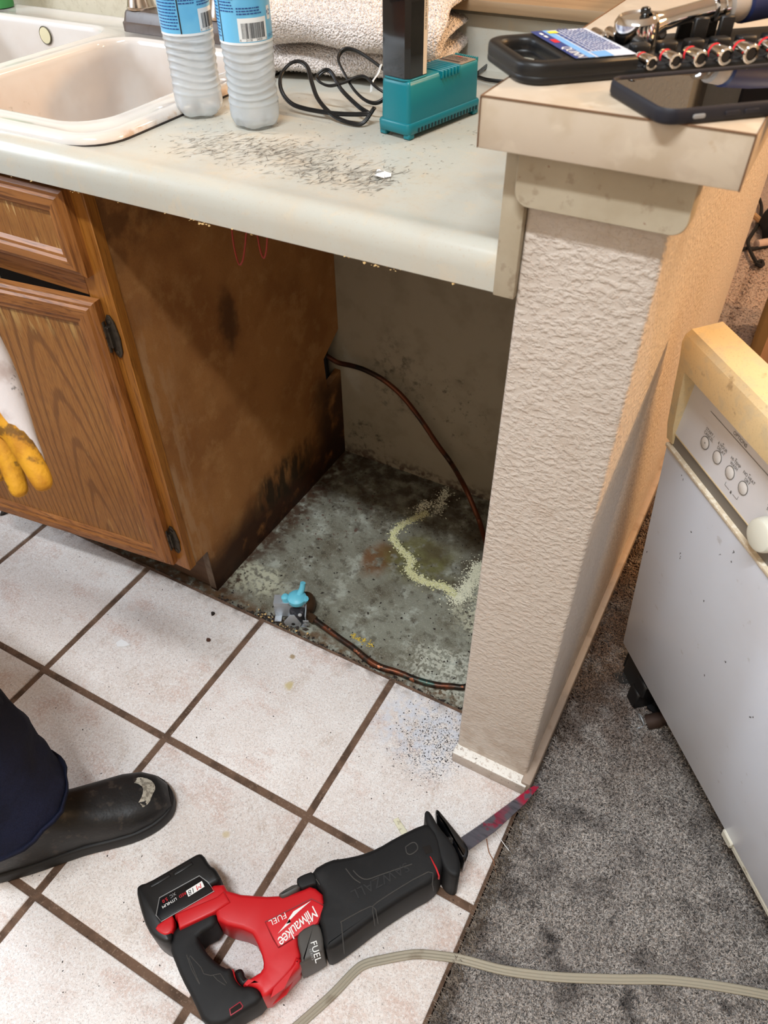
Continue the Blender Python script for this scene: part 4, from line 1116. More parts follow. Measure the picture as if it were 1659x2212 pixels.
# sockets lying in the front row, mouths towards the viewer
SOCKN = ['first', 'second', 'third', 'fourth', 'fifth', 'sixth', 'seventh', 'eighth']
for k in range(8):
    r_ = .0054+.00055*k; L_ = .024
    p = MT @ Vector((.1125+k*.0222+.0006*k*k*.5, -.004, TD+r_*.45+.0012))
    M = frame(p, lx, Vector((0, 0, 1))) @ Matrix.Rotation(-PI/2, 4, 'X') if 0 else axisM(p, (wx.normalized()+Vector((0, 0, -.02))))
    t = thing('socket', 'chrome socket with red ring, %s from left in the tray front row' % SOCKN[k], 'socket', M=M, group='sockets in the tray front row')
    bm = B(); lathe(bm, [(r_*.62, .006), (r_*.66, .0005), (r_*.9, 0), (r_, .001), (r_, .0135), (r_*.93, .0155), (r_*.93, L_-.0035), (r_*.86, L_-.001), (r_*.5, L_), (.0001, L_)], 24); obj('shell', bm, CHROME, t, local=True, ang=30)
    bm = B(); lathe(bm, [(r_*.94, .0165), (r_*.97, .017), (r_*.97, .0185), (r_*.94, .019)], 24); obj('size_ring', bm, REDP, t, local=True)
    bm = B(); lathe(bm, [(r_*.64, .0009), (r_*.64, .0085), (.0001, .0088)], 6); obj('hex_bore', bm, DARK, t, local=True, smooth=False)
for k in range(5):
    r_ = .0055; p = MT @ Vector((.106+k*.0145, .094, TD+.0045+.002))
    M = axisM(p, wx.normalized()*-1)
    t = thing('socket', 'small plain chrome socket, %s from left in the tray back row' % SOCKN[k], 'socket', M=M, group='sockets in the tray back row')
    bm = B(); lathe(bm, [(r_*.6, .005), (r_*.66, 0), (r_, .0006), (r_, .010), (r_*.9, .012), (r_*.9, .02), (r_*.5, .0215), (.0001, .0215)], 20); obj('shell', bm, CHROME, t, local=True, ang=30)
    bm = B(); lathe(bm, [(r_*.62, .0009), (r_*.62, .006), (.0001, .0062)], 6); obj('hex_bore', bm, DARK, t, local=True, smooth=False)
# ratchet
hp = MT @ Vector((.130, .060, TD+.0015)); 
rd = Vector((math.cos(math.radians(50)), math.sin(math.radians(50)), .10)).normalized()
MR = frame(hp, rd, Vector((0, 0, 1)).cross(rd))
MR = MR @ Matrix.Scale(1.25, 4)
rt = thing('ratchet_wrench', 'chrome ratchet wrench with navy grip lying across the socket tray', 'wrench', M=MR)
bm = B(); lathe(bm, [(.0001, 0), (.013, 0), (.0150, .0015), (.0155, .006), (.0155, .0165), (.0135, .0195), (.0125, .020), (.0115, .0188), (.0001, .0188)], 32); obj('head', bm, CHROME, rt, local=True, ang=30)
bm = B(); box(bm, .003, .009, -.003, .003, .0185, .0235, .0012); obj('reversing_lever', bm, GLOSSB, rt, local=True)
bm = B(); tube(bm, [(.010, 0, .011), (.022, 0, .012), (.040, 0, .013), (.066, 0, .013)], [.0095, .0065, .006, .0068], 14); lathe(bm, [(.0068, 0), (.0092, .001), (.0092, .004), (.0075, .005), (.0075, .0065), (.0092, .0075), (.0092, .011), (.007, .013)], 20, M=axisM((.062, 0, .013), (1, 0, 0))); obj('shank', bm, CHROME, rt, local=True, ang=30)
bm = B(); lathe(bm, [(.007, 0), (.0115, .001), (.013, .012), (.0125, .014), (.0001, .0141)], 24, M=axisM((.074, 0, .013), (1, 0, 0))); obj('grip_collar', bm, CUFFG, rt, local=True)
bm = B(); lathe(bm, [(.0125, 0), (.0145, .002), (.0155, .03), (.0145, .07), (.015, .10), (.012, .115), (.0001, .118)], 24, M=axisM((.0872, 0, .013), (1, 0, 0))); obj('grip', bm, NAVYG, rt, local=True)
# phone lying face up, glass reflecting the room
fl = Vector((.1085, -.0490, 1.0548))
MP = frame(fl, lx, Vector((-math.sin(TY), math.cos(TY), 0)))
ph = thing('phone', 'phone in a dark case lying face up, overhanging the bar top corner', 'phone', M=MP)
q = rrect(0, .165, 0, .092, .013, 7)
bm = B()
loops = []
for d, z in ((.004, 0), (.0012, .0008), (0, .003), (0, .0085), (.0006, .0108), (.0014, .0116), (.0024, .0112), (.0028, .0098)): loops.append([(x, y, z) for x, y in inset(q, d)])
loft(bm, loops); obj('case', bm, CASE, ph, local=True, ang=50)
bm = B(); qq = inset(q, .0029); f = bm.faces.new([bm.verts.new((x, y, .0100)) for x, y in qq]); obj('screen_glass', bm, GLASS, ph, local=True, smooth=False)
bm = B(); puff(bm, rrect(.024, .034, .0040, .0072, .0015, 4), -.0003, .0012, .0004, M=Matrix(((1, 0, 0, 0), (0, 0, 1, -.0004), (0, 1, 0, 0), (0, 0, 0, 1)))); obj('side_slot', bm, GREYPR, ph, local=True)
for xx in (.050, .066):
    bm = B(); puff(bm, rrect(xx, xx+.012, .004, .0075, .0015, 4), -.0003, .001, .0004, M=Matrix(((1, 0, 0, 0), (0, 0, 1, -.0006), (0, 1, 0, 0), (0, 0, 0, 1)))); obj('side_button', bm, CASE, ph, local=True)

# ------------------------------------------------------------------ dishwasher pulled out onto the carpet
Db = Vector((.195, .2715, .1)); Da = Vector((.654, -.7565, 0)).normalized()
De = (Vector((0, 0, math.cos(.09)))+Vector((-.7565, -.654, 0))*math.sin(.09)).normalized()
MD = frame(Db, Da, De)
dw = thing('dishwasher', 'white dishwasher with yellowed console standing on the carpet, pulled out of the cabinet bay', 'dishwasher', M=MD)
def DW(name, fn, m, parent=dw, **k):
    bm = B(); fn(bm); return obj(name, bm, m, parent, local=True, **k)
DWW = .595
lp_ = DW('door_panel', lambda bm: box(bm, 0, DWW, 0, .474, -.022, 0, .0025, 2), DWWHITE)
DW('panel_lip', lambda bm: box(bm, -.0005, DWW, .4745, .4800, -.02, .0015, .001, 2), mat('worn_lip', (226, 212, 186), .4, layers=[dict(scale=160, detail=4, lo=.5, hi=.6, col=(246, 238, 220), fac=.9)]))
DW('handle_recess', lambda bm: box(bm, .004, DWW-.004, .4785, .5015, -.03, -.0045), DWGREY)
DW('recess_trim', lambda bm: box(bm, .006, DWW-.006, .4997, .5022, -.03, -.003, .0006), DWALM)
# slanted console plate
c0 = Vector((0, .502, -.0035)); c1 = Vector((0, .604, -.019))
def cons(bm):
    lo = []
    for u in (.008, DWW-.008): lo.append([(u, c0.y, c0.z), (u, c1.y, c1.z), (u, c1.y, c1.z-.01), (u, c0.y, c0.z-.012)])
    loft(bm, lo)
cp = DW('console', cons, DWCON, smooth=False)
def side(u0, u1):
    def f(bm):
        q = [(.4835, .001), (.6, .004), (.655, .002), (.6545, -.044), (.50, -.044), (.4835, -.012)]
        q = chaikin(q, 1)
        loft(bm, [[(u, h_, d) for h_, d in q] for u in (u0, u0+.003, u1-.003, u1)])
    return f
for a_, b_ in ((-.006, .0095), (DWW-.0095, DWW+.006)): DW('console_side', side(a_, b_), DWALM, ang=35)
def topbar(bm):
    q = [(.6035, .0035), (.640, .006), (.650, .003), (.6555, -.004), (.6570, -.044), (.620, -.044), (.605, -.022)]
    loft(bm, [[(u, h_, d) for h_, d in q] for u in (-.0055, DWW+.0055)])
DW('console_top', topbar, DWALM, ang=35)
cn = (c1-c0).normalized(); nrmC = Vector((1, 0, 0)).cross(cn)
def CM(u, h_): 
    p = c0+cn*((h_-.502)/cn.y)+nrmC*.0004; p.x = u
    return frame(p, (1, 0, 0), cn)
SH = -.0095
for k, (u, lbl) in enumerate(((.0690, ('START /', 'CANCEL')), (.0985, ('6 HOUR', 'DELAY')), (.1280, ('HI-TEMP', 'WASH')), (.1570, ('NO HEAT', 'DRY')), (.2250, ('POWER', 'SCRUB')))):
    M = CM(u, .532)
    if k < 4:
        b_ = DW('button', lambda bm: lathe(bm, [(.0083, -.0005), (.0083, .0002), (.0078, .0006), (.0001, .0006)], 24, M=M @ Matrix.Diagonal((1, 1, 1, 1))), BUTTON, cp)
        DW('button_outline', lambda bm: tube(bm, [M @ Vector((.0083*math.cos(a), .0083*math.sin(a), .0004)) for a in np.linspace(0, 2*PI, 21)[:-1]], .0005, 5, 2, closed=True), PRINTG, cp)
        if k == 0: DW('button_mark', lambda bm: lathe(bm, [(.0013, .0007), (.0001, .0008)], 10, M=M), GREYPR, cp)
        else: DW('indicator_mark', lambda bm: rect(bm, -.0012, .0012, .0205, .0215, M, .0002), PRINTG, cp)
    uo, ho = (0, 0) if k < 4 else (-.017, -.003)
    bm = B(); text(bm, lbl[0], .0060, M @ Matrix.Translation((uo+.001, .0168+ho, .0002)), sx=.92); text(bm, lbl[1], .0060, M @ Matrix.Translation((uo+.001, .0112+ho, .0002)), sx=.92)
    obj('button_lettering', bm, PRINTG, cp, local=True)
bm = B(); M = CM(.1195, .5725); text(bm, 'OPTIONS', .0068, M @ Matrix.Translation((0, .0035, 0))); rect(bm, -.064, .062, -.0016, -.0008, M)
M = CM(.1425, .513); 
for s in (-1, 1):
    rect(bm, s*.004 if s > 0 else -.0135, .0135 if s > 0 else -.004, -.0003, .0003, M); rect(bm, s*.0138-.0003, s*.0138+.0003, 0, .005, M)
rect(bm, -.0014, .0014, -.002, .0004, M); tube(bm, [M @ Vector((.0011*math.cos(a), .0006+.0014*math.sin(a), .0001)) for a in np.linspace(0, PI, 6)], .0003, 4, 1)
obj('console_lettering', bm, PRINTG, cp, local=True)
M = CM(.2215, .5185)
kb = DW('dial_knob', lambda bm: lathe(bm, [(.021, 0), (.0215, .003), (.0205, .012), (.019, .0155), (.016, .017), (.0001, .0172)], 32, M=M), KNOBW, cp, ang=35)
bm = B(); 
for ss in (.021, ): tube(bm, [CM(.268, .5185) @ Vector((.024*math.cos(a), .024*math.sin(a), 0)) for a in np.linspace(.3, 2.6, 12)], .0003, 4, 1)
text(bm, 'SENSOR', .0052, CM(.245, .552)); obj('dial_lettering', bm, PRINTG, cp, local=True)
# dark nicks in the paint
nick = []
for px in [(0.0122, 0.2632), (0.0886, 0.3428), (0.0914, 0.3388), (0.1633, 0.3244), (0.05, 0.4604), (0.0545, 0.4584), (0.1847, 0.4503), (0.2364, 0.282), (0.2103, 0.2103), (0.3076, 0.2563), (0.1642, 0.4238), (0.1869, 0.4326), (0.3113, 0.265), (0.1, 0.3991)]:
    for k in range(3): nick.append(MD @ Vector((px[0]+random.gauss(0, .0008), px[1]+random.gauss(0, .0014), .0002)))
bm = B()
for p in nick:
    c = MD.inverted() @ p; r_ = random.uniform(.0005, .0013); n_ = random.randint(5, 7)
    f = bm.faces.new([bm.verts.new((c.x+r_*(.5+.5*random.random())*math.cos(2*PI*i/n_), c.y+1.7*r_*(.5+.5*random.random())*math.sin(2*PI*i/n_), .0003)) for i in range(n_)])
obj('paint_nicks', bm, DIRT, lp_, local=True, smooth=False, kind='stuff')
# tub body behind the door, upright
DWY = math.atan2(Da.y, Da.x)
Mb = Matrix.Translation((Db.x, Db.y, 0)) @ Matrix.Rotation(DWY, 4, 'Z')   # local x = width, y = into the body
def DB_(name, fn, m, **k):
    bm = B(); fn(bm); bm.transform(Mb); return obj(name, bm, m, dw, **k)
DB_('tub', lambda bm: box(bm, .008, DWW-.008, .062, .60, .10, .765, .012, 2), TUBBR)
DB_('tub_lip', lambda bm: box(bm, .0, DWW, .05, .066, .12, .775, .006, 2), mat('tan_gasket', (176, 132, 96), .5))
DB_('insulation', lambda bm: box(bm, .012, DWW-.012, .14, .58, .762, .776, .006), mat('grey_blanket', (96, 90, 84), .9))
DB_('door_inner', lambda bm: box(bm, .015, DWW-.015, .004, .055, .105, .70, .01), mat('inner_liner', (120, 116, 112), .5))
DB_('kick_panel', lambda bm: box(bm, .02, DWW-.02, .045, .052, .028, .105), BLACKP)
def kickbit(x, y, w_, d, h0, h1):
    return lambda bm: box(bm, x, x+w_, y, y+d, h0, h1, .003)
DB_('side_bracket', lambda bm: loft(bm, [[(x, y, z) for y, z in ((.02, .125), (.02, .02), (.045, .008), (.12, .008), (.12, .125))] for x in (-.001, .002)]), mat('black_bracket', (38, 37, 36), .5), smooth=False)
DB_('front_bracket', lambda bm: (box(bm, .004, .046, .020, .0225, .004, .118), box(bm, .004, .030, .002, .0225, .004, .007)), mat('dark_bracket', (44, 43, 42), .5), smooth=False)
for xx, yy in ((.060, .05), (.075, .045), (DWW-.04, .06), (.02, .55), (DWW-.04, .55)):
    def leg(bm):
        lathe(bm, [(.012, -.001), (.016, .004), (.016, .010), (.006, .012), (.006, .07), (.018, .075), (.018, .115), (.0001, .115)], 14, M=Matrix.Translation((xx+.012, yy, 0)))
    DB_('leg', leg, BLACKP)
DB_('hinge_block', lambda bm: (box(bm, .055, .085, .002, .045, .006, .05, .003), box(bm, .060, .092, .004, .03, .05, .085, .003)), BLACKP)
DB_('drain_fitting', lambda bm: (tube(bm, [(.118, .012, .012), (.125, .05, .03), (.14, .12, .05)], .011, 14), tube(bm, [(.118, .012, .012), (.122, .035, .022)], .0135, 14)), RUST)
DB_('ring_clip', lambda bm: tube(bm, [(.112+.011*math.cos(a), .004-.003*math.sin(a), .013+.011*math.sin(a)) for a in np.linspace(.2, 5.6, 14)]+[(.122, -.01, .004)], .0013, 6, 3), STEEL)
DW('bottom_flange', lambda bm: (box(bm, .352, .376, -.013, .004, -.012, .0035, .002), box(bm, .374, DWW, -.017, -.003, -.020, -.001, .003)), mat('flange_ivory', (214, 210, 194), .5, layers=[dict(scale=90, lo=.56, hi=.66, col=(150, 140, 118), fac=.7)]))

# ------------------------------------------------------------------ water line and inlet valve in the bay
wv = thing('water_inlet_valve', 'blue and metal water inlet valve on a tarnished copper line on the concrete', 'valve', (-.42, .11, -.011))
front = [(-0.3887, 0.1075, 0.0), (-0.3531, 0.101, 0.0), (-0.3095, 0.0929, 0.0), (-0.2733, 0.0867, 0.0), (-0.2358, 0.0767, 0.0), (-0.2084, 0.0743, 0.0), (-0.1705, 0.0802, 0.0), (-0.1312, 0.0822, 0.0), (-0.0948, 0.0889, 0.0), (-0.0662, 0.1008, 0.0), (-0.0389, 0.1154, 0.0)]
zf = [.006, .004, .001, -.001, -.003, -.004, -.004, -.004, -.004, -.004, -.003]
fp = [(x, y, z-.0) for (x, y, _), z in zip(front, zf)]
fp = [(x, y, z) for x, y, z in fp]
back = [(-.028, .15, .0), (-.02, .24, .01), (-.028, .34, .02)]
cr = [(-0.162, 0.4631, 0.0478), (-0.1907, 0.4849, 0.0775), (-0.2325, 0.5119, 0.1144)]
wallp = [(-0.3004, 0.592, 0.0934), (-0.3384, 0.592, 0.1361), (-0.3821, 0.592, 0.1903), (-0.4305, 0.592, 0.2399), (-0.4781, 0.592, 0.2686), (-0.5261, 0.592, 0.281), (-0.5628, 0.592, 0.2823), (-0.6002, 0.592, 0.2797)]
allpts = fp+[(-.028, .16, .004), (-.02, .27, .022)]+cr+wallp+[(-.64, .592, .29), (-.70, .59, .29)]
bm = B(); tube(bm, allpts[:13], [.0062, .0062, .006, .0064, .0072, .007, .0062, .0064, .0068, .0062, .006, .0058, .0058], 12, 7); obj('copper_tube', bm, COPPER, wv)
bm = B(); tube(bm, allpts[11:], .0058, 12, 7); obj('copper_tube', bm, COPPERD, wv)
c0_ = Vector(fp[0]); ax = (Vector(fp[0])-Vector(fp[1])).normalized()
bm = B(); lathe(bm, [(.0075, -.012), (.0095, -.010), (.0095, .002), (.008, .003), (.008, .010), (.0001, .011)], 6, M=axisM(c0_, ax)); lathe(bm, [(.0085, .008), (.0085, .024), (.0001, .024)], 14, M=axisM(c0_, ax)); obj('compression_nut', bm, BRASS, wv)
VX = Vector((-.418, .1075, -.010))
MV = Matrix.Translation(VX) @ Matrix.Rotation(math.radians(28), 4, 'Z') @ Matrix.Scale(1.18, 4)
def VP(name, fn, m, **k):
    bm = B(); fn(bm); bm.transform(MV); return obj(name, bm, m, wv, **k)
# local frame: x to the right, y into the bay, z up
bkt = VP('bracket', lambda bm: (box(bm, -.042, .012, -.004, -.0025, .006, .040), box(bm, -.042, .014, -.004, .016, .0395, .0412), box(bm, -.042, -.030, -.016, -.003, .006, .0075)), STEEL, smooth=False)
VP('yoke', lambda bm: (loft(bm, [[(x, y, z) for x, z in ((-.020, .002), (.002, .0), (.006, .010), (-.004, .034), (-.012, .034), (-.024, .014))] for y in (-.024, -.0225)]), loft(bm, [[(x, y, z) for y, z in ((-.0235, .002), (.004, .002), (.004, .036), (-.0235, .030))] for x in (.0135, .015)]), box(bm, -.02, .0145, -.0238, .004, .0, .0015)), STEEL, smooth=False)
VP('yoke_hole', lambda bm: lathe(bm, [(.0034, 0), (.0001, .0006)], 12, M=axisM((-.008, -.0244, .010), (0, -1, 0))), DARK)
VP('solenoid_coil', lambda bm: lathe(bm, [(.0125, 0), (.0135, .002), (.0135, .024), (.0125, .026), (.0001, .026)], 18, M=Matrix.Translation((-.001, -.009, .005))), mat('coil_black', (40, 38, 42), .55, layers=[dict(scale=120, lo=.5, hi=.65, col=(84, 80, 84), fac=.6)]))
for zz in (.009, .018):
    VP('terminal', lambda bm: box(bm, .010, .020, -.027, -.0262, zz, zz+.0055, .0003), STEEL)
for xx, zz in ((.006, .036), (.0165, .013)):
    VP('screw', lambda bm: lathe(bm, [(.0035, 0), (.0035, .0015), (.002, .0024), (.0001, .0024)], 10, M=axisM((xx, -.024 if zz > .03 else -.012, zz), (0, -1, .2))), STEEL)
VP('valve_body', lambda bm: (lathe(bm, [(.015, .0), (.0165, .004), (.0165, .010), (.012, .014), (.0001, .015)], 18, M=Matrix.Translation((-.001, .004, .0395))),
    lathe(bm, [(.0068, 0), (.0072, .010), (.0045, .013), (.0001, .0135)], 14, M=axisM((-.020, .004, .040), (-.15, .1, 1))),
    tube(bm, [(.003, .008, .050), (.008, .014, .060), (.0105, .017, .072)], [.0062, .0052, .0046], 12),
    lathe(bm, [(.006, 0), (.006, .009), (.0001, .010)], 12, M=axisM((.011, .002, .042), (.4, -.2, 1)))), BLUEV)
VP('inlet_body', lambda bm: (lathe(bm, [(.0001, 0), (.015, 0), (.017, .006), (.017, .024), (.012, .032), (.0001, .033)], 16, M=axisM((.010, .012, .006), (.1, .1, 1)))), BRASS)
# crusty mineral deposit and grit on the slab
def along(pxs, n, sd):
    P = spline(pxs, 20); out = []
    for k in range(n):
        p = P[int(random.random()*(len(P)-1))]; s = sd*(1 if random.random() < .8 else 2)
        out.append((p.x+random.gauss(0, s), p.y+random.gauss(0, s), ZS+.003+abs(random.gauss(0, .0008))))
    return out
trail = [(-0.3226, 0.5092, -0.011), (-0.3403, 0.4784, -0.011), (-0.3573, 0.4378, -0.011), (-0.352, 0.3981, -0.011), (-0.3172, 0.3754, -0.011), (-0.2857, 0.3601, -0.011), (-0.2736, 0.3275, -0.011), (-0.2443, 0.3172, -0.011), (-0.2162, 0.3172, -0.011), (-0.1834, 0.323, -0.011), (-0.1551, 0.3118, -0.011)]
trail2 = [(-0.1487, 0.2979, -0.011), (-0.1429, 0.3256, -0.011), (-0.1382, 0.3591, -0.011), (-0.1394, 0.3917, -0.011), (-0.1467, 0.4188, -0.011)]
trail3 = [(-0.3457, 0.5059, -0.011), (-0.3382, 0.5281, -0.011), (-0.3284, 0.5462, -0.011)]
trail4 = [(-0.3002, 0.5212, -0.011), (-0.3094, 0.5712, -0.011), (-0.3137, 0.6067, -0.011)]
grains('mineral_crust', along(trail, 3600, .0042), (.0006, .0022), EFFY, floor)
grains('mineral_crust', along(trail2, 2600, .008)+along(trail3, 300, .007)+along(trail4, 500, .006)+along(trail, 700, .0045), (.0006, .0020), EFFL, floor)
sp = []
for k in range(700):
    sp.append((random.uniform(-.60, -.01), random.uniform(.08, .6), ZS+.0025))
grains('slab_grit', sp, (.0005, .0022), DIRT, floor)
sp = [(random.gauss(-.447, .035), random.gauss(.073, .008), ZS+.006) for k in range(160)]+[(x, .062+abs(random.gauss(0, .006)), ZS+.005) for x in np.linspace(-.6, -.02, 160)]
grains('slab_grit', sp, (.0008, .0034), DIRT, floor)
sp = [(random.gauss(-.455, .03), random.gauss(.07, .007), ZS+.007) for k in range(40)]
grains('tan_grit', sp, (.0008, .003), TANCH, floor)
sp = [(p[0]+random.gauss(0, .004), p[1]+random.gauss(0, .003), ZS+.003) for p in [(-0.2921, 0.118, -0.011), (-0.2803, 0.1165, -0.011), (-0.2691, 0.1159, -0.011), (-0.2528, 0.1157, -0.011)] for k in range(26)]
grains('yellow_flakes', sp, (.0006, .0018), mat('yellow_flake', (206, 176, 70), .8), floor)
sp = [(random.gauss(-.035, .045), random.gauss(-.01, .05), .0003) for k in range(1100)]
sp = [p for p in sp if p[0] < -.004]
grains('tile_specks', sp+[(random.uniform(-1.2, .13), random.uniform(-1.0, .06), .0002) for k in range(900)], (.0003, .0012), DIRT, floor, flat=.3)
for nm, label, px, r_, m_, z_ in (('rust_flake', None, (450, 1383), .006, BROWNCH, 0), ('rust_flake', None, (460, 1326), .006, DIRT, 0)):
    pass

# ------------------------------------------------------------------ reciprocating saw lying on its side
sw = thing('reciprocating_saw', 'red and black cordless reciprocating saw lying on the tiles', 'saw', (-.1, -.36, 0))
def SZ(pts, z=0): return pts
batt = [(-0.3077, -0.4812), (-0.3077, -0.4737), (-0.2992, -0.4658), (-0.2836, -0.4388), (-0.267, -0.409), (-0.2602, -0.3972), (-0.2531, -0.3944), (-0.233, -0.403), (-0.2245, -0.4014), (-0.2037, -0.4114), (-0.2203, -0.4337), (-0.2488, -0.4737), (-0.2301, -0.4955), (-0.2168, -0.5068), (-0.2203, -0.5157), (-0.2372, -0.5179), (-0.256, -0.5151), (-0.2875, -0.4964)]
red = [(-0.2037, -0.4114), (-0.1852, -0.4205), (-0.1175, -0.3893), (-0.0935, -0.3653), (-0.0844, -0.3526), (-0.0569, -0.3575), (-0.0511, -0.3899), (-0.0653, -0.4163), (-0.0631, -0.4253), (-0.0435, -0.4425), (-0.053, -0.4806), (-0.0633, -0.5057), (-0.0766, -0.4982), (-0.0893, -0.5003), (-0.0998, -0.507), (-0.0927, -0.4924), (-0.0838, -0.478), (-0.091, -0.4664), (-0.1131, -0.4525), (-0.1275, -0.446), (-0.1744, -0.4597), (-0.1876, -0.4491), (-0.199, -0.4476), (-0.2279, -0.4874), (-0.2456, -0.4744), (-0.2318, -0.4491)]
hand = [(-0.2282, -0.4931), (-0.199, -0.4476), (-0.19, -0.4482), (-0.1746, -0.4612), (-0.1912, -0.4854), (-0.1819, -0.4918), (-0.1587, -0.4992), (-0.1335, -0.5003), (-0.1255, -0.4949), (-0.114, -0.504), (-0.0998, -0.507), (-0.0895, -0.5001), (-0.0766, -0.4982), (-0.0633, -0.5057), (-0.0856, -0.5389), (-0.0929, -0.5537), (-0.1157, -0.5661), (-0.1471, -0.5504), (-0.1769, -0.5382), (-0.2038, -0.5238), (-0.2154, -0.5175)]
trig = [(-0.1236, -0.495), (-0.119, -0.4883), (-0.1135, -0.4875), (-0.1049, -0.4944), (-0.0927, -0.4916), (-0.1006, -0.5067), (-0.1158, -0.5022)]
trigr = [(-0.1255, -0.4955), (-0.1236, -0.4938), (-0.1151, -0.5014), (-0.1075, -0.5048), (-0.0983, -0.5055), (-0.0906, -0.5), (-0.0982, -0.5089), (-0.1086, -0.5086), (-0.1176, -0.504)]
boot = [(-0.0966, -0.3369), (-0.08, -0.3101), (-0.063, -0.2982), (-0.0431, -0.2815), (-0.0252, -0.2607), (-0.0097, -0.2347), (0.0179, -0.196), (0.0289, -0.1917), (0.0491, -0.2), (0.07, -0.2288), (0.0746, -0.2432), (0.0714, -0.2639), (0.0502, -0.2942), (0.0209, -0.3439), (-0.0021, -0.3912), (-0.0146, -0.4128), (-0.0233, -0.4162), (-0.0431, -0.3937), (-0.0522, -0.3888), (-0.0589, -0.3575), (-0.0827, -0.3482)]
btab = [(-0.1088, -0.3588), (-0.1053, -0.3502), (-0.0917, -0.3353), (-0.0769, -0.3483), (-0.0844, -0.3545), (-0.096, -0.3682)]
flange = [(0.0128, -0.1797), (0.0138, -0.1728), (0.0216, -0.1734), (0.0399, -0.1864), (0.0728, -0.2008), (0.0914, -0.2163), (0.1006, -0.2364), (0.098, -0.2434), (0.0883, -0.2457), (0.0762, -0.2415), (0.0588, -0.2254), (0.0399, -0.2041), (0.0221, -0.1927)]
shoe = [(0.024, -0.1633), (0.0262, -0.1584), (0.0367, -0.1624), (0.0668, -0.1762), (0.0929, -0.1889), (0.0982, -0.1975), (0.0984, -0.211), (0.092, -0.2123), (0.0803, -0.2057), (0.0747, -0.1987), (0.0621, -0.1938), (0.0485, -0.1803), (0.0347, -0.1759)]
blade = [(0.0695, -0.1788), (0.0891, -0.1441), (0.1209, -0.0813), (0.1387, -0.0466), (0.1527, -0.0272), (0.1548, -0.0307), (0.1432, -0.0736), (0.1185, -0.1366), (0.0916, -0.1872)]
gcap = [(-0.0668, -0.414), (-0.0502, -0.3914), (-0.0362, -0.4005), (-0.0241, -0.4161), (-0.0239, -0.422), (-0.0441, -0.4506), (-0.0435, -0.4425), (-0.0631, -0.4253)]
gclip = [(-0.1176, -0.3901), (-0.1194, -0.3857), (-0.1051, -0.3623), (-0.0945, -0.3655), (-0.1096, -0.3891)]
obj_ = lambda nm, pts, z0, z1, r, m_, it=1, par=sw, **k: obj(nm, puff(B(), chaikin(pts, it), z0, z1, r), m_, par, ang=k.pop('ang', 45), **k)
bt_ = obj_('battery_pack', batt, .003, .082, .006, BLACKP)
rd_ = obj_('motor_housing', red, .012, .080, .006, RED)
gr_ = obj_('rear_handle', hand, .012, .076, .007, RUBBER)
obj_('trigger', trig, .024, .062, .006, BLACKP)
obj_('trigger_trim', trigr, .022, .0665, .002, RED)
bo_ = obj_('front_boot', boot, .001, .084, .008, RUBBER)
obj_('boot_tab', btab, .03, .083, .003, RUBBER)
obj_('boot_flange', flange, .002, .083, .006, RUBBER, 1)
obj_('shoe', shoe, .018, .072, .006, GLOSSB)
obj_('lever_collar', gcap, .008, .083, .004, GREYP)
obj_('belt_hook', gclip, .03, .085, .004, GREYP)
pvt = Vector([(0.0647, -0.1979, 0.074)][0])
obj('shoe_pivot', lathe(B(), [(.007, -.004), (.007, .001), (.0055, .0025), (.003, .0025), (.003, .001), (.0001, .001)], 18, M=Matrix.Translation(pvt)), GLOSSB, sw)
# blade with teeth
bl = [Vector(p) for p in blade]
te0, te1 = bl[0], bl[3]
edge = [bl[0], bl[1], bl[2], bl[3]]
pts = []
for a, c in zip(edge[:-1], edge[1:]):
    n_ = max(2, int((c-a).length/.0021)); nn = Vector((-(c-a).y, (c-a).x)).normalized()
    for k in range(n_):
        pts.append(a+(c-a)*k/n_); pts.append(a+(c-a)*(k+.35)/n_-nn*.0016)
pts += bl[3:]
bm = B(); f1 = [bm.verts.new((p.x, p.y, .0415)) for p in pts]; f2_ = [bm.verts.new((p.x, p.y, .0430)) for p in pts]
for i in range(len(pts)): bm.faces.new((f1[i], f1[(i+1) % len(pts)], f2_[(i+1) % len(pts)], f2_[i]))
for ff_ in (f1, f2_): bmesh.ops.triangulate(bm, faces=[bm.faces.new(ff_)])
obj('saw_blade', bm, BLADE, sw, smooth=False)
shk = [(0.0641, -0.1964), (0.0737, -0.1791), (0.0873, -0.1863), (0.0786, -0.207)]
obj_('blade_clamp', shk, .030, .054, .006, REDD)
# raised lines, red band, lettering on the top side (world x/y positions on the tool's upper face)
def P8(pts, z): return [(x, y, z) for x, y in pts]
lines = [[(-0.0514, -0.3111, 0.0845), (-0.0351, -0.3172, 0.0845), (-0.022, -0.3182, 0.0845)], [(-0.0404, -0.3082, 0.0845), (-0.0283, -0.3113, 0.0845), (-0.0162, -0.3092, 0.0845), (-0.0014, -0.2937, 0.0845), (0.0318, -0.2585, 0.0845)], [(0.0049, -0.4094, 0.0845), (-0.0179, -0.3787, 0.0845), (-0.0189, -0.3745, 0.0845), (0.0057, -0.3397, 0.0845), (0.0122, -0.3431, 0.0845), (0.0245, -0.3584, 0.0845)], [(0.0274, -0.3541, 0.0845), (0.0154, -0.3393, 0.0845), (0.0117, -0.3301, 0.0845), (0.0579, -0.2571, 0.0845), (0.071, -0.2699, 0.0845), (0.077, -0.2775, 0.0845)], [(0.0118, -0.2409, 0.0845), (0.0175, -0.2307, 0.0845), (0.0237, -0.2289, 0.0845), (0.0293, -0.2353, 0.0845), (0.0241, -0.2466, 0.0845), (0.0177, -0.2478, 0.0845), (0.0118, -0.2409, 0.0845)], [(-0.0819, -0.3448, 0.0845), (-0.073, -0.3488, 0.0845)]]
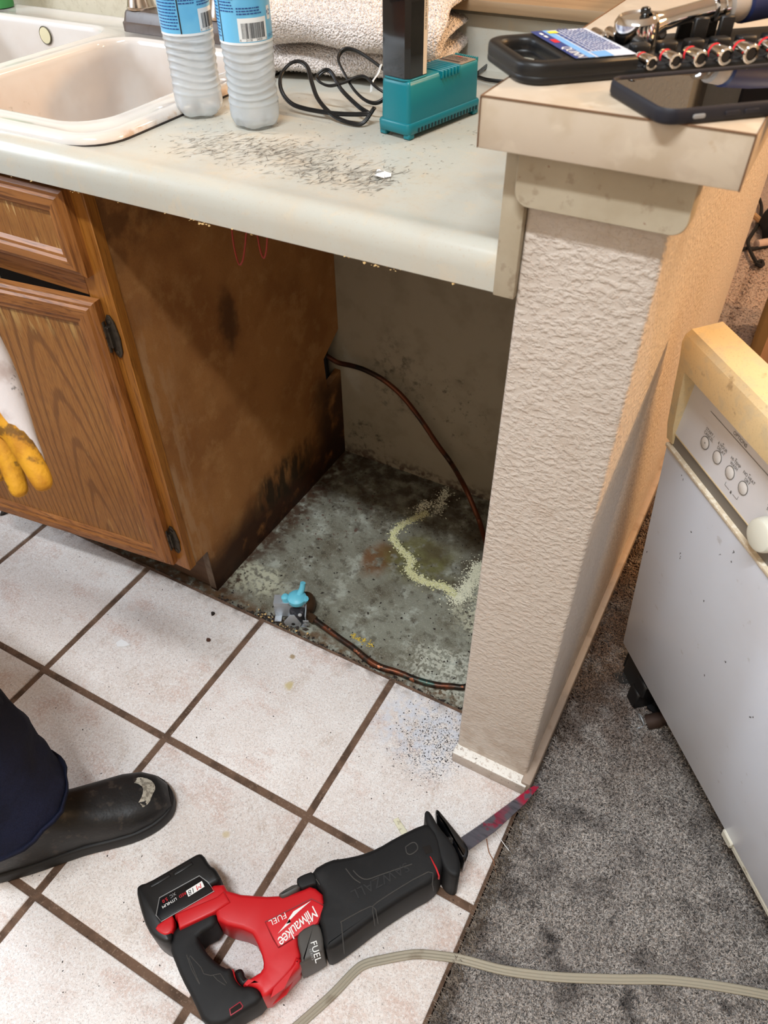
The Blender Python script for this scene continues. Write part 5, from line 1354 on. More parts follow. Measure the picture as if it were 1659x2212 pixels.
for q in lines: obj('raised_line', tube(B(), [(x, y, .0843) for x, y, z in q], .0008, 4, 3), RUBL, bo_)
lines2 = [[(-0.1883, -0.5125, 0.0765), (-0.1705, -0.5234, 0.0765), (-0.1498, -0.5322, 0.0765), (-0.1517, -0.5308, 0.0765), (-0.1829, -0.5141, 0.0765), (-0.183, -0.511, 0.0765), (-0.1611, -0.5151, 0.0765), (-0.1528, -0.5195, 0.0765), (-0.1431, -0.5167, 0.0765), (-0.1329, -0.5086, 0.0765), (-0.118, -0.5137, 0.0765), (-0.1183, -0.5163, 0.0765), (-0.1314, -0.5166, 0.0765), (-0.1407, -0.5148, 0.0765)]]
for q in lines2: obj('raised_line', tube(B(), [(x, y, .0762) for x, y, z in q], .0005, 4, 1), RUBL, gr_)
band = [(0.0498, -0.2359), (0.0522, -0.2361), (0.0671, -0.2462), (0.0756, -0.2543), (0.0738, -0.2553), (0.0647, -0.2475)]
bm = B(); puff(bm, band, .07, .0848, .0005); obj('red_band', bm, RED, bo_)
slot = [(0.0341, -0.2291), (0.044, -0.2206), (0.0516, -0.2282), (0.0439, -0.2362)]
bm = B(); puff(bm, slot, .07, .0846, .0004); obj('boot_opening', bm, DARK, bo_)
wnd = [(-0.0959, -0.5357), (-0.0891, -0.5234), (-0.0841, -0.5251), (-0.0839, -0.5274), (-0.0913, -0.5397)]
bm = B(); puff(bm, inset(wnd, -.0012), .07, .0763, .0003); ww = obj('strap_slot_rim', bm, REDD, gr_)
bm = B(); puff(bm, wnd, .07, .0767, .0003); obj('strap_slot', bm, DARK, ww)
lgp = [(-0.1137, -0.4273), (-0.0734, -0.3712), (-0.0529, -0.37), (-0.0493, -0.393), (-0.0807, -0.4442), (-0.092, -0.4391)]
lp2 = obj('logo_panel', puff(B(), lgp, .06, .0812, .0008), mat('red_panel', (206, 28, 38), .45), sw)
obj('panel_groove', tube(B(), [(x, y, .0812) for x, y in inset(lgp, -.0012)], .0006, 5, 1, closed=True, smooth=False), mat('groove_red', (120, 16, 24), .5), sw)
obj('blade_nose', puff(B(), chaikin([(0.0602, -0.2103), (0.0642, -0.2002), (0.082, -0.208), (0.0811, -0.2195), (0.0731, -0.2191)], 1), .02, .060, .006), REDD, sw)
shl = [(-0.0533, -0.4819), (-0.0557, -0.4402), (-0.0436, -0.4401), (-0.039, -0.4517), (-0.05, -0.4911), (-0.0555, -0.5025)]
obj('housing_facet', puff(B(), inset(shl, .002), .05, .082, .006), RED, sw)
band2 = [(-0.1634, -0.4421), (-0.1337, -0.4328), (-0.1339, -0.4156), (-0.1116, -0.4013), (-0.111, -0.4253), (-0.117, -0.4326), (-0.0852, -0.4566), (-0.0806, -0.4708), (-0.1025, -0.453), (-0.1175, -0.4464), (-0.1492, -0.4556)]
def TM(c, q, z):   # text frame: origin, towards point
    return frame((c[0], c[1], z), (q[0]-c[0], q[1]-c[1], 0), (-(q[1]-c[1]), q[0]-c[0], 0))
tq = [(-0.0707, -0.4091), (-0.0818, -0.4412), (-0.1017, -0.4156), (-0.11, -0.4277), (-0.0877, -0.4011), (-0.0967, -0.4366)]
bm = B(); M = TM(tq[0], tq[1], .0818)
text(bm, 'Milwaukee', .0235, M, shear=.25, sx=.74, spacing=.86)
bm2 = bmesh.new()
zz_ = [(.046, -.0135), (-.006, -.0185), (.0, -.0165), (-.014, -.0185), (-.010, -.0170), (-.048, -.0225), (-.012, -.0195), (-.016, -.0215), (-.001, -.0190), (-.008, -.0210)]
bolt = [(-0.0732, -0.3726), (-0.0875, -0.3968), (-0.0814, -0.388), (-0.0885, -0.4106), (-0.0867, -0.4075), (-0.0908, -0.4315), (-0.0828, -0.4109), (-0.0876, -0.4155), (-0.0813, -0.3942), (-0.083, -0.3965)]
vs_ = [bm.verts.new((x, y, .0818)) for x, y in bolt]
for tri in ((0, 1, 2), (0, 2, 8), (2, 3, 8), (2, 3, 1), (8, 3, 4), (8, 4, 7), (7, 4, 6), (4, 5, 6)):
    try: bm.faces.new([vs_[i] for i in tri])
    except ValueError: pass
M = TM(tq[2], tq[3], .0818); text(bm, 'FUEL', .0115, M, spacing=1.05)
obj('logo_lettering', bm, WHITEP, lp2)
tq2 = [(-0.0316, -0.4255), (-0.0274, -0.4297), (-0.0371, -0.4298), (-0.0329, -0.434)]
bm = B(); text(bm, 'FUEL', .0125, TM(tq2[0], [(-0.0245, -0.4319)][0], .0834), spacing=1.05); obj('collar_lettering', bm, WHITEP, sw)
bm = B(); text(bm, 'SERIES', .0045, TM([(-0.0348, -0.4311)][0], [(-0.0294, -0.4359)][0], .0834), spacing=1.2); obj('collar_lettering', bm, GREYPR, sw)
tq3 = [(0.002, -0.3015), (-0.0223, -0.3364)]
bm = B(); text(bm, 'SAWZALL', .020, TM(tq3[0], tq3[1], .0842), ext=.0005, spacing=1.05); obj('embossed_lettering', bm, mat('embossed_rubber', (33, 33, 34), .5), bo_)
# battery label
bl_ = [(-0.256, -0.4937), (-0.2668, -0.4743), (-0.2361, -0.4238), (-0.2208, -0.4247), (-0.2059, -0.4297), (-0.2453, -0.4962)]
blp = obj('battery_label', puff(B(), bl_, .07, .0828, .0006), mat('battery_label_black', (14, 16, 20), .25), bt_)
bm = B(); q = inset(bl_, -.0012); tube(bm, [(x, y, .0826) for x, y in q], .0006, 5, 1, closed=True); obj('label_rim', bm, GREYPR, bt_)
t3 = [(-0.2302, -0.44), (-0.2345, -0.4481), (-0.2486, -0.4693), (-0.2586, -0.4847), (-0.255, -0.4678), (-0.2607, -0.4773)]
M = TM(t3[0], t3[1], .0832)
bm = B(); rect(bm, -.0125, .0125, -.0048, .0048, M); obj('badge', bm, WHITEP, blp)
bm = B(); text(bm, 'M', .0098, M @ Matrix.Translation((-.006, 0, .0003)), shear=.15, sx=1.1); obj('badge_letter', bm, REDP, blp)
bm = B(); text(bm, '18', .0098, M @ Matrix.Translation((.0055, 0, .0003)), shear=.15, sx=1.05); obj('badge_digits', bm, BLACKPR, blp)
Mr = TM([(-0.2487, -0.4712)][0], [(-0.2587, -0.4896)][0], .0832)
bm = B(); text(bm, 'RED', .0058, Mr @ Matrix.Translation((-.0175, -.001, 0)), align='CENTER'); obj('label_lettering', bm, REDP, blp)
bm = B(); text(bm, 'LITHIUM', .0058, Mr @ Matrix.Translation((.0025, -.001, 0)), align='CENTER'); obj('label_lettering', bm, WHITEP, blp)
Mx_ = TM([(-0.255, -0.4678)][0], [(-0.2621, -0.4817)][0], .0832)
bm = B(); text(bm, 'XC', .0066, Mx_ @ Matrix.Translation((-.0055, -.001, 0))); obj('label_lettering', bm, GREYPR, blp)
bm = B(); text(bm, '5.0', .0066, Mx_ @ Matrix.Translation((.0065, -.001, 0))); obj('label_lettering', bm, REDP, blp)
# battery ribs and red release button
for px in [[(-0.293, -0.4679), (-0.2777, -0.441), (-0.2729, -0.4436), (-0.2875, -0.4701)], [(-0.2739, -0.4382), (-0.2601, -0.4116), (-0.2546, -0.414), (-0.2684, -0.4404)]]:
    obj('battery_ridge', puff(B(), px, .04, .0835, .002), BLACKP, bt_)
rbt = [(-0.2493, -0.5082), (-0.2394, -0.4871), (-0.2354, -0.4828), (-0.2216, -0.4973), (-0.2262, -0.5085), (-0.2372, -0.5105)]
obj('release_button', puff(B(), chaikin(rbt, 1), .06, .0835, .003), RED, bt_)
red2 = [(-0.2331, -0.4795), (-0.1955, -0.433), (-0.1923, -0.4219), (-0.1743, -0.4301), (-0.1867, -0.4529), (-0.216, -0.4929)]
obj('battery_mount', puff(B(), red2, .05, .0835, .003), RED, sw)

# ------------------------------------------------------------------ flat grey extension cord
cordp = [(-0.0447, -0.5567, 0.006), (-0.0346, -0.5276, 0.006), (-0.0191, -0.4937, 0.006), (0.0007, -0.4464, 0.006), (0.0144, -0.4049, 0.006), (0.0241, -0.3882, 0.006), (0.0449, -0.37, 0.006), (0.0804, -0.3432, 0.006), (0.111, -0.3286, 0.006), (0.1467, -0.3174, 0.006), (0.2051, -0.3012, 0.006), (0.2722, -0.274, 0.006), (0.3487, -0.2357, 0.006), (0.4068, -0.2048, 0.006), (0.466, -0.1798, 0.006), (0.5423, -0.1531, 0.006), (0.6017, -0.1385, 0.006)]
cp3 = []
for x, y, z in cordp: cp3.append((x, y, .0028 if x < XC-.01 else .0098))
bm = B()
f3 = []
for s in (-1, 0, 1): f3 += [(1.9*s+math.cos(a)*1.05, math.sin(a)) for a in np.linspace(PI*.82, PI*.18, 5)]
f3 += [(x, -y) for x, y in reversed(f3)]
f3 = [(a, b2) for a, b2 in f3]
tube(bm, cp3, .0023, sub=6, flat=f3, up=(0, 0, 1))
obj('extension_cord', bm, CORDG, label='flat grey extension cord crossing the tiles and the carpet', cat='cord', ang=180)

# ------------------------------------------------------------------ small loose things
def chip(name, label, cat, px, z, r_, m_, n_=7, h_=.0012, seed=1, el=1.4, ang=0, group=None):
    rr = random.Random(seed); bm = B()
    pts = [(r_*(.6+.6*rr.random())*math.cos(2*PI*k/n_)*el, r_*(.6+.6*rr.random())*math.sin(2*PI*k/n_)) for k in range(n_)]
    ca, sa = math.cos(ang), math.sin(ang)
    lo = [[(px[0]+x*ca-y*sa, px[1]+x*sa+y*ca, z+.0002+rr.random()*h_*(k)) for x, y in pts] for k in (0, 1)]
    lo[1] = [(px[0]+(p[0]-px[0])*.92, px[1]+(p[1]-px[1])*.92, p[2]+h_*.7) for p in lo[1]]
    loft(bm, lo)
    return obj(name, bm, m_, label=label, cat=cat, group=group, smooth=False)
p_ = [(-0.6887, -0.1261), (-0.5758, 0.0212), (-0.5413, -0.0365), (-1.2029, 0.0322), (-0.0225, -0.1847), (0.3233, 0.2281), (-0.1203, 0.3021), (-0.3662, 0.0182), (-0.0369, -0.3104)]
chip('paint_chip', 'white paint chip lying on the floor tile before the cabinet', 'paint chip', p_[0], 0, .0115, PAPER, 6, .003, 2, 1.25, .3)
chip('dirt_clump', 'dark brown crumb on the tile right below the valve, nearer the grout', 'debris', p_[1], 0, .0045, DIRT, 8, .004, 3, 1.2, 1.2)
chip('rust_flake', 'reddish brown flake on the tile between two grout lines', 'debris', p_[2], 0, .0055, BROWNCH, 7, .002, 4, 1.0, .2)
chip('dark_leaf', 'dark curled scrap on the tile under the gloved hand', 'debris', p_[3], 0, .009, DIRT, 8, .006, 5, 1.6, 1.4)
chip('seed', 'small dark crumb on the tile beside the black saw boot', 'debris', [(-0.0875, -0.2824)][0], 0, .0035, DIRT, 7, .002, 6, 1.2, .3)
# ivory plastic sliver by the saw
q = [(-0.041, -0.1826), (-0.0354, -0.1751), (-0.0004, -0.1944), (0.001, -0.2037), (-0.0063, -0.2043)]
bm = B(); puff(bm, q, .0004, .0045, .001); obj('plastic_strip', bm, IVORY, label='ivory plastic strip half under the saw boot', cat='plastic strip')
# crumpled paper on the counter
bm = B(); cpx = [(-0.2136, 0.1262)][0]
rr = random.Random(9)
for k in range(5):
    c = Vector((cpx[0]+rr.gauss(0, .004), cpx[1]+rr.gauss(0, .004), .9125)); r_ = .0075
    q = [bm.verts.new(c+Vector((r_*rr.uniform(.5, 1.1)*math.cos(a), r_*rr.uniform(.5, 1.1)*math.sin(a), rr.uniform(0, .007)))) for a in np.linspace(0, 2*PI, 6)[:-1]]
    ctr = bm.verts.new(c+Vector((0, 0, rr.uniform(.002, .006))))
    for i in range(5): bm.faces.new((q[i], q[(i+1) % 5], ctr))
obj('paper_scrap', bm, PAPER, label='small crumpled white paper scrap on the scratched countertop', cat='paper scrap', smooth=False)
# red wire loops hanging under the counter
wr = [(-0.4207, 0.085, 0.827), (-0.4216, 0.085, 0.802), (-0.4197, 0.085, 0.7832), (-0.4164, 0.085, 0.7761), (-0.4094, 0.085, 0.7855), (-0.4016, 0.085, 0.8093), (-0.3966, 0.085, 0.8257), (-0.3855, 0.085, 0.8399), (-0.3805, 0.085, 0.8259), (-0.3787, 0.085, 0.8048), (-0.3751, 0.085, 0.7949), (-0.3704, 0.085, 0.8016), (-0.3656, 0.085, 0.8199), (-0.3629, 0.085, 0.8384)]
wr = [(x, y, min(z, .8705)) for x, y, z in wr]
bm = B(); tube(bm, wr, .0012, 6, 4); obj('red_wire', bm, WIRE, label='thin red wire hanging in two loops under the countertop', cat='wire')
# light thread on the carpet edge
bm = B(); tube(bm, [(0.1169, -0.1231, 0.012), (0.1324, -0.1334, 0.012), (0.1477, -0.1417, 0.012)], .0006, 5, 3); obj('thread', bm, PAPER, label='thin white thread across the carpet edge by the saw blade', cat='thread')
tw_ = [(0.1077, -0.138, 0.004), (0.1191, -0.1553, 0.004), (0.1312, -0.1651, 0.004), (0.1432, -0.1827, 0.004)]
bm = B(); tube(bm, tw_, .0009, 5, 3); obj('brown_strand', bm, mat('brown_strand', (150, 106, 78), .8), label='brown carpet strand on the tile under the saw blade', cat='thread')

# ------------------------------------------------------------------ clutter on the carpet beyond the half wall
bg = thing('black_bag', 'black nylon bag slumped on the carpet beyond the half wall', 'bag', (.27, 2.50, 0))
bm = B()
loops = []
for z, s in ((.0, .95), (.03, 1.05), (.07, 1.0), (.10, .8), (.12, .5)):
    loops.append([(.27+.15*s*math.cos(a)*(1+.2*mnoise.noise((math.cos(a)*2, math.sin(a)*2, z*9))), 2.50+.16*s*math.sin(a)*(1+.2*mnoise.noise((math.cos(a)*2, math.sin(a)*2, z*9+4))), z+.02*mnoise.noise((math.cos(a)*3, math.sin(a)*3, z))) for a in np.linspace(0, 2*PI, 25)[:-1]])
loft(bm, loops); obj('body', bm, CLOTHB, bg)
bm = B(); tube(bm, [(.17, 2.46, .09), (.20, 2.40, .13), (.27, 2.40, .13), (.31, 2.46, .10)], .012, 6, 5, flat=[(1, .25), (-1, .25), (-1, -.25), (1, -.25)]); obj('handle', bm, CLOTHB, bg)
k1 = [(0.0714, 2.7641, 0.02), (0.0931, 2.6703, 0.02), (0.1066, 2.5282, 0.02), (0.1007, 2.4078, 0.02), (0.0986, 2.3304, 0.02), (0.1164, 2.2616, 0.02), (0.1361, 2.2088, 0.02), (0.1581, 2.1591, 0.02), (0.1724, 2.1466, 0.02), (0.1753, 2.1681, 0.02), (0.1675, 2.1883, 0.02), (0.1586, 2.1755, 0.02), (0.1564, 2.1503, 0.02)]
bm = B(); tube(bm, k1, .007, 6, 4); tube(bm, [(0.0862, 2.2654, 0.012), (0.1013, 2.2905, 0.012), (0.1219, 2.2926, 0.012), (0.1423, 2.3161, 0.012), (0.1688, 2.3429, 0.012)], .006, 6, 4)
obj('cable', bm, CLOTHB, label='black braided cable with a looped end on the carpet beyond the half wall', cat='cable')
bm = B(); a_, b_ = [(0.0796, 2.5603, 0.03), (0.1513, 2.4541, 0.03)]; tube(bm, [a_, b_], .011, 8, smooth=False); obj('stick', bm, TANW, label='light wooden stick leaning on the black bag on the carpet', cat='stick')
bm = B(); a_, b_ = [(0.128, 2.3193, 0.02), (0.1628, 2.3549, 0.02)]; lathe(bm, [(.010, 0), (.016, .003), (.016, .06), (.012, .07), (.012, .075), (.0001, .076)], 14, M=axisM(a_, Vector(b_)-Vector(a_))); obj('plastic_tube', bm, mat('pinkish_tube', (206, 176, 160), .35), label='small pale plastic tube lying beside the black cable', cat='tube')
pb = thing('paper_sack', 'open brown paper sack with dark leaves behind the dishwasher', 'sack', (.33, 1.62, 0))
bm = B()
loops = []
for z, s in ((0, 1), (.12, 1.03), (.20, .98), (.21, .95), (.12, .96), (.01, .95)):
    loops.append([(.36+x*s, 1.66+y*s, z+.03*mnoise.noise((x*20, y*20, 3))*(1 if z > .19 else 0)) for x, y in rrect(-.13, .13, -.10, .10, .015, 3)])
loft(bm, loops); obj('sack', bm, mat('kraft_paper', (140, 110, 66), .8), pb)
for k in range(9):
    a = k*.7; bm = B(); c = Vector((.28+.02*k, 1.60+.02*(k % 3), .18)); d = Vector((math.cos(a)*.05, math.sin(a)*.05, .07))
    sd = Vector((-math.sin(a), math.cos(a), 0))*.012
    v = [bm.verts.new(p) for p in (c, c+d*.5+sd, c+d, c+d*.5-sd, c+d*.5+Vector((0, 0, .006)))]
    for i in range(4): bm.faces.new((v[i], v[(i+1) % 4], v[4]))
    obj('leaf', bm, mat('dark_leaf_%d' % k, (52, 50, 46), .6) if k == 0 else bpy.data.materials['dark_leaf_0'], pb, smooth=False)

# ------------------------------------------------------------------ lamps
lf = thing('ceiling_light', 'long ceiling tube light over the kitchen floor', 'ceiling light', (-.45, -1.16, 3.2))
bm = B(); box(bm, -1.06, .16, -1.25, -1.07, 3.13, 3.2, .006); obj('housing', bm, mat('lamp_housing', (238, 236, 230), .5), lf)
pl_ = thing('floor_lamp', 'warm shaded floor lamp in the dining room', 'lamp', (1.75, 1.08, 0))
bm = B(); lathe(bm, [(.14, -.0), (.14, .02), (.02, .03), (.012, .05), (.012, 1.62), (.0001, 1.63)], 24, M=Matrix.Translation((1.75, 1.08, 0))); obj('stand', bm, BRONZE, pl_)
bm = B(); lathe(bm, [(.20, 1.58), (.13, 1.80), (.12, 1.80), (.19, 1.58)], 32, M=Matrix.Translation((1.75, 1.08, 0))); obj('shade', bm, SHADE, pl_)
# dark tall box, added only for the dark band in the phone's glass
fc = thing('reflection_box', 'dark tall box added at the far wall for the phone reflection', 'cabinet', (-.02, 3.28, 0))
bm = B(); box(bm, -.15, .11, 3.1, 3.495, .02, 2.3, .01); obj('carcass', bm, DARK, fc)
for s in (0, 1):
    bm = B(); box(bm, -.14+.125*s, -.023+.125*s, 3.085, 3.1, .06, 2.26, .004); obj('door', bm, DARK, fc)
wl = thing('wall_lamp', 'warm wall lamp beside the dark tall box in the dining room', 'lamp', (.32, 3.4, 1.9))
bm = B(); lathe(bm, [(.05, 0), (.09, .22), (.085, .22), (.045, 0)], 24, M=Matrix.Translation((.32, 3.36, 1.8))); obj('shade', bm, SHADE, wl)
bm = B(); tube(bm, [(.32, 3.495, 1.86), (.32, 3.40, 1.82), (.32, 3.36, 1.84)], .008, 8); obj('bracket', bm, BRONZE, wl)
l_ = bpy.data.lights.new('wall_lamp_light', 'POINT'); l_.energy = 14; l_.color = (1.0, .66, .34); l_.shadow_soft_size = .05
o_ = bpy.data.objects.new('wall_lamp_light', l_); COL.objects.link(o_); o_.location = (.32, 3.36, 2.0)
bm = B(); box(bm, -2.35, -.34, 3.05, 3.5, -.1, 3.2); obj('wall_dining', bm, PAINTW, kind='structure')

# ------------------------------------------------------------------ the person at the left: boot, trouser leg, gloved hand
fwd = Vector((.64, .77, 0)).normalized(); lft = Vector((-.77, .64, 0)).normalized()
heel = Vector((-.585, -.562, 0))
AR = Vector((-.535, -.500, .09)); KR = Vector((-.575, -.505, .50)); HR = Vector((-.84, -.585, .88))
AL = AR+lft*.54-fwd*.30; KL = Vector((-1.03, -.37, .50)); HL = HR+lft*.18
PV = (HR+HL)/2+Vector((0, 0, .06)); CH = PV+Vector((.03, .03, .36)); NK = CH+Vector((.03, .035, .15)); HD = NK+Vector((.035, .04, .17))
SR = CH+lft*-.19+Vector((.0, .0, .07)); SL = CH+lft*.19+Vector((0, 0, .07))
ER = Vector((-.72, -.50, 1.06)); WR = Vector((-.535, -.365, .86))
EL = SL+Vector((-.05, -.02, -.30)); WL = EL+Vector((.10, .10, -.22))
hA = Vector([(-0.5234, -0.2582, 0.7824)][0])
JV = [PV, CH, NK, HD-Vector((0, 0, .05)), HD+Vector((0, 0, .05)), SR, ER, WR, SL, EL, WL, HR, KR, AR, HL, KL, AL, hA, WL+Vector((.03, .03, -.08))]
JE = [(0, 1), (1, 2), (2, 3), (3, 4), (1, 5), (5, 6), (6, 7), (1, 8), (8, 9), (9, 10), (0, 11), (11, 12), (12, 13), (0, 14), (14, 15), (15, 16), (7, 17), (10, 18)]
JR = [.13, .15, .055, .075, .07, .065, .045, .032, .065, .045, .032, .085, .055, .04, .085, .055, .04, .026, .03]
pm = skin([tuple(v) for v in JV], JE, JR, 2)
# head: brow, nose, ears are small additions on the same surface
person = obj('person', pm, SKIN, label='person in navy trousers and worn black boots with a yellow work glove', cat='person', ang=180)
def part(name, V, E, Rr, m_, lv=2): return obj(name, skin([tuple(v) for v in V], E, Rr, lv), m_, person, ang=180)
part('jacket', [PV+Vector((0, 0, -.09)), CH, NK-Vector((.01, .01, .06)), SR, ER, WR+(ER-WR)*.15, SL, EL, WL+(EL-WL)*.15], [(0, 1), (1, 2), (1, 3), (3, 4), (4, 5), (1, 6), (6, 7), (7, 8)], [.17, .18, .075, .085, .064, .05, .085, .064, .05], JACKET)
bm = B(); bmesh.ops.create_uvsphere(bm, u_segments=20, v_segments=14, radius=.105)
for v in bm.verts:
    v.co = Vector((v.co.x*.92, v.co.y*1.02, v.co.z)); 
    v.co += HD+Vector((-.014, -.017, .035))
bmesh.ops.delete(bm, geom=[v for v in bm.verts if (v.co-HD).dot(fwd) > .035 and v.co.z < HD.z+.075 or v.co.z < HD.z-.05], context='VERTS')
obj('hair', bm, HAIR, person)
fM = frame(HD+fwd*.082, lft*-1, Vector((0, 0, 1)))
for sx in (-.03, .03):
    bm = B(); bmesh.ops.create_uvsphere(bm, u_segments=12, v_segments=8, radius=.010); bm.transform(Matrix.Translation(HD+fwd*.066+lft*sx+Vector((0, 0, .0)))); obj('eye', bm, WHITEP, person)
bm = B(); bmesh.ops.create_cone(bm, segments=10, radius1=.016, radius2=.006, depth=.045, cap_ends=True); bm.transform(Matrix.Translation(HD+fwd*.09+Vector((0, 0, -.025)))); obj('nose', bm, SKIN, person)
bm = B(); tube(bm, [HD+fwd*.078+lft*s+Vector((0, 0, -.062)) for s in (-.022, 0, .022)], .005, 6); obj('mouth', bm, mat('lips', (160, 92, 84), .5), person)
# trousers: wide crumpled leg, hem over the boot
def leg_loops(pts, rads, seed):
    P = spline(pts, 8); n = len(P); lo = []
    for i, p in enumerate(P):
        t = i/(n-1); k = t*(len(rads)-1); j = min(int(k), len(rads)-2); r_ = rads[j]+(rads[j+1]-rads[j])*(k-j)
        ring_ = []
        for a in np.linspace(0, 2*PI, 41)[:-1]:
            w_ = 1+.10*mnoise.noise((math.cos(a)*1.6+seed, math.sin(a)*1.6, p.z*9))+.06*mnoise.noise((math.cos(a)*3, math.sin(a)*3+seed, p.z*26))*(1 if p.z < .4 else .5)
            ring_.append((p.x+fwd.x*math.cos(a)*r_*1.12*w_+lft.x*math.sin(a)*r_*w_, p.y+fwd.y*math.cos(a)*r_*1.12*w_+lft.y*math.sin(a)*r_*w_, p.z+(-.020*math.cos(a-2.6) if i > n-3 else 0)))
        lo.append(ring_)
    return lo
bm = B(); 
loft(bm, leg_loops([HR+Vector((0, 0, .08)), HR, KR+Vector((0, 0, .05)), KR, (AR+KR)/2, AR+Vector((-.012, -.004, .12)), AR+Vector((-.004, .004, .055))], [.125, .115, .085, .084, .085, .090, .096], 1))
loft(bm, leg_loops([HL+Vector((0, 0, .08)), HL, KL+Vector((0, 0, .05)), KL, (AL+KL)/2, AL+Vector((-.012, -.004, .12)), AL+Vector((-.014, -.002, .05))], [.125, .115, .085, .082, .078, .076, .080], 6))
loft(bm, [[(c.x+fwd.x*math.cos(a)*r_*.8+lft.x*math.sin(a)*r_, c.y+fwd.y*math.cos(a)*r_*.8+lft.y*math.sin(a)*r_, c.z) for a in np.linspace(0, 2*PI, 33)[:-1]] for c, r_ in ((PV+Vector((0, 0, .09)), .165), (PV, .185), (PV-Vector((0, 0, .09)), .20), (PV-Vector((0, 0, .17)), .17))])
obj('trousers', bm, TROU, person, ang=180)
for s in (-1, 1):
    bm = B(); bmesh.ops.create_uvsphere(bm, u_segments=10, v_segments=8, radius=.022)
    for v in bm.verts: v.co = Vector((v.co.x*.5, v.co.y*.8, v.co.z*1.3))
    bm.transform(Matrix.Translation(HD+lft*s*.078+Vector((0, 0, -.005)))); obj('ear', bm, SKIN, person)
bm = B()
# short outer gaiter fold of cloth over the shin
loft(bm, leg_loops([AR+Vector((-.020, .004, .40)), AR+Vector((-.030, -.004, .26)), AR+Vector((-.042, -.016, .135))], [.081, .084, .082], 9)); obj('trouser_fold', bm, TROU, person, ang=180)
# boots
def boot_(hl, fw, lf):
    sec = [(0, .030, .0, .115), (.03, .036, .0, .135), (.08, .040, .0, .145), (.12, .040, .0, .120), (.16, .043, .002, .092), (.20, .049, .002, .074), (.235, .051, .001, .066), (.265, .046, .0, .060), (.285, .036, -.002, .050), (.300, .021, -.006, .034)]
    lo = []
    for s, w_, off, h_ in sec:
        lo.append([tuple(hl+fw*(s+.004)+lf*(off+w_*math.copysign(abs(math.cos(a))**.75, math.cos(a)))+Vector((0, 0, .020+(h_-.020)*max(0, math.sin(a))**.7))) for a in np.linspace(0, PI, 19)])
    bm = B(); loft(bm, lo, closed=True)
    b_ = obj('boot', bm, LEATHER, person, ang=70)
    ol = []
    for s, w_, off, h_ in sec: ol.append((s, off+w_+.005))
    ol2 = [(s, off-w_-.005) for s, w_, off, h_ in reversed(sec)]
    pts = chaikin([(s+.004, w_) for s, w_ in ol]+[(.312, -.008)]+[(s+.004, w_) for s, w_ in ol2], 1)
    M = Matrix(((fw.x, lf.x, 0, hl.x), (fw.y, lf.y, 0, hl.y), (0, 0, 1, 0), (0, 0, 0, 1)))
    bm = B(); puff(bm, pts, .0008, .026, .004, M=M); obj('sole', bm, SOLE, b_)
    return b_, lo
br_, blo = boot_(heel, fwd, lft)
boot_(AL-(AR-heel), fwd, lft)
# scuffed hole in the toe cap, showing pale material
sc = []
for s, l_ in ((.256, .026), (.270, .022), (.281, .012), (.283, -.002), (.276, -.012), (.270, -.024), (.258, -.030), (.252, -.022), (.262, -.012), (.266, .002), (.258, .012), (.250, .018)):
    sc.append((s, l_))
bm = B(); vs_ = []
for s, l_ in chaikin(sc, 1):
    w_ = .046-(max(0, s-.265))*.5; hh = .061-(max(0, s-.262))*.55
    zz = .020+(hh-.020)*max(0, math.sin(math.acos(max(-1, min(1, l_/w_)))))**.7
    vs_.append(bm.verts.new(heel+fwd*(s+.005)+lft*l_+Vector((0, 0, zz+.0022))))
bmesh.ops.triangulate(bm, faces=[bm.faces.new(vs_)]); obj('toe_scuff', bm, SCUFF, br_, smooth=False)
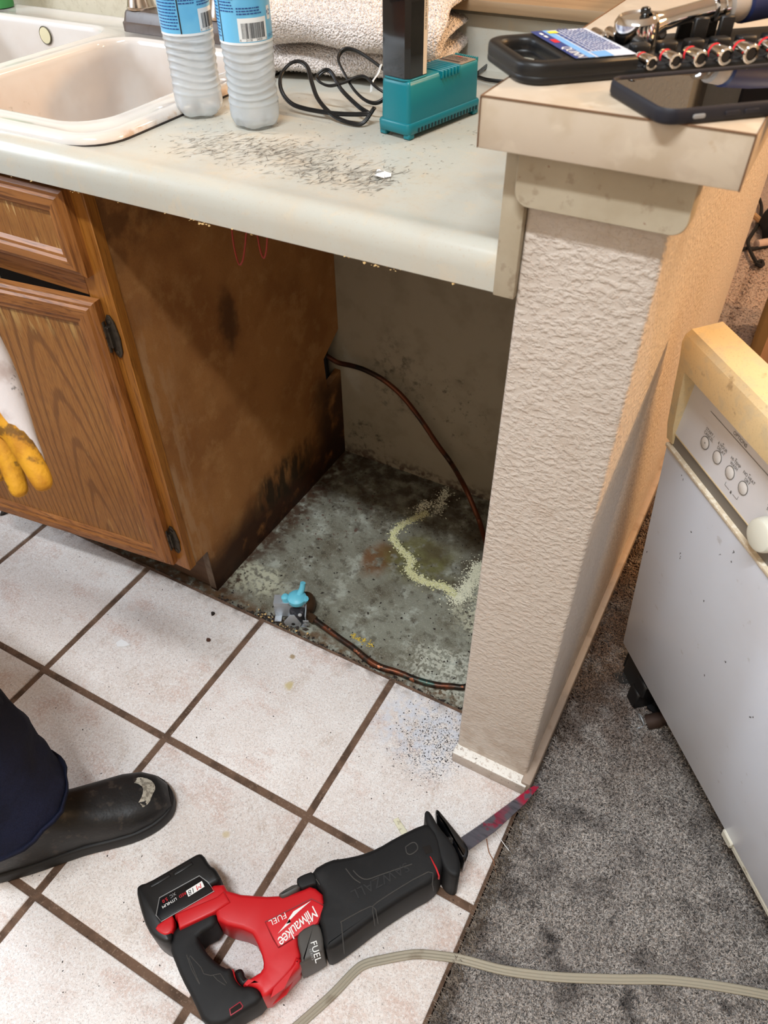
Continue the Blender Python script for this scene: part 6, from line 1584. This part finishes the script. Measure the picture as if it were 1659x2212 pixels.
# stitching seam line across the boot
for s, dz in ((.150, .002), (.158, .002)):
    j = 4; ring_ = []
    for a in np.linspace(.25, PI-.25, 14):
        w_ = .0425; hh = .100-.25*(s-.15); 
        ring_.append(heel+fwd*(s+.02*math.sin(a)-.03*(1-math.sin(a)))+lft*(w_*math.copysign(abs(math.cos(a))**.75, math.cos(a))*1.02)+Vector((0, 0, .022+(hh-.020)*math.sin(a)**.7)))
# ------------------------------------------------------------------ right glove: white back, yellow leather palm and fingers
gl = [(-0.5787, -0.2385, 0.8424), (-0.516, -0.2599, 0.7915), (-0.4776, -0.2787, 0.7552), (-0.4594, -0.2807, 0.7442), (-0.4286, -0.2937, 0.717), (-0.408, -0.3023, 0.6988), (-0.3992, -0.3082, 0.689), (-0.4693, -0.2941, 0.7371), (-0.4493, -0.305, 0.7172), (-0.4285, -0.3195, 0.6936), (-0.4195, -0.3257, 0.6835), (-0.4847, -0.3025, 0.7373), (-0.4669, -0.3146, 0.7174), (-0.4511, -0.3239, 0.7011), (-0.446, -0.3271, 0.6956), (-0.4996, -0.3066, 0.7411), (-0.4867, -0.3254, 0.7176), (-0.4689, -0.3376, 0.6977), (-0.521, -0.2825, 0.7736), (-0.5227, -0.3113, 0.7485), (-0.5073, -0.3347, 0.7196)]
bk = [Vector(p) for p in gl]
toC = (Vector(CAM)-bk[3]).normalized()
for i in (7, 8, 9, 10): bk[i] += toC*-.014
for i in (11, 12, 13, 14): bk[i] += toC*-.026
for i in (15, 16, 17): bk[i] += toC*-.04
part('glove_fingers', bk, [(0, 1), (1, 2), (2, 3), (3, 4), (4, 5), (5, 6), (2, 7), (7, 8), (8, 9), (9, 10), (2, 11), (11, 12), (12, 13), (13, 14), (2, 15), (15, 16), (16, 17), (1, 18), (18, 19), (19, 20)],
     [.026, .030, .026, .0145, .0135, .0125, .0095, .014, .0125, .0115, .009, .013, .0115, .0105, .008, .013, .011, .009, .014, .012, .009], GLOVEY)
gb_ = [(-0.6145, -0.2208, 0.8692), (-0.5592, -0.2386, 0.8253), (-0.5061, -0.2576, 0.7814), (-0.4678, -0.2727, 0.7485), (-0.4463, -0.2829, 0.7284), (-0.4256, -0.2937, 0.7083), (-0.4128, -0.3006, 0.6955)]
wb = [Vector(p) for p in gb_]
part('glove_back', wb, [(i, i+1) for i in range(6)], [.036, .040, .036, .0235, .0165, .014, .008], GLOVEW)
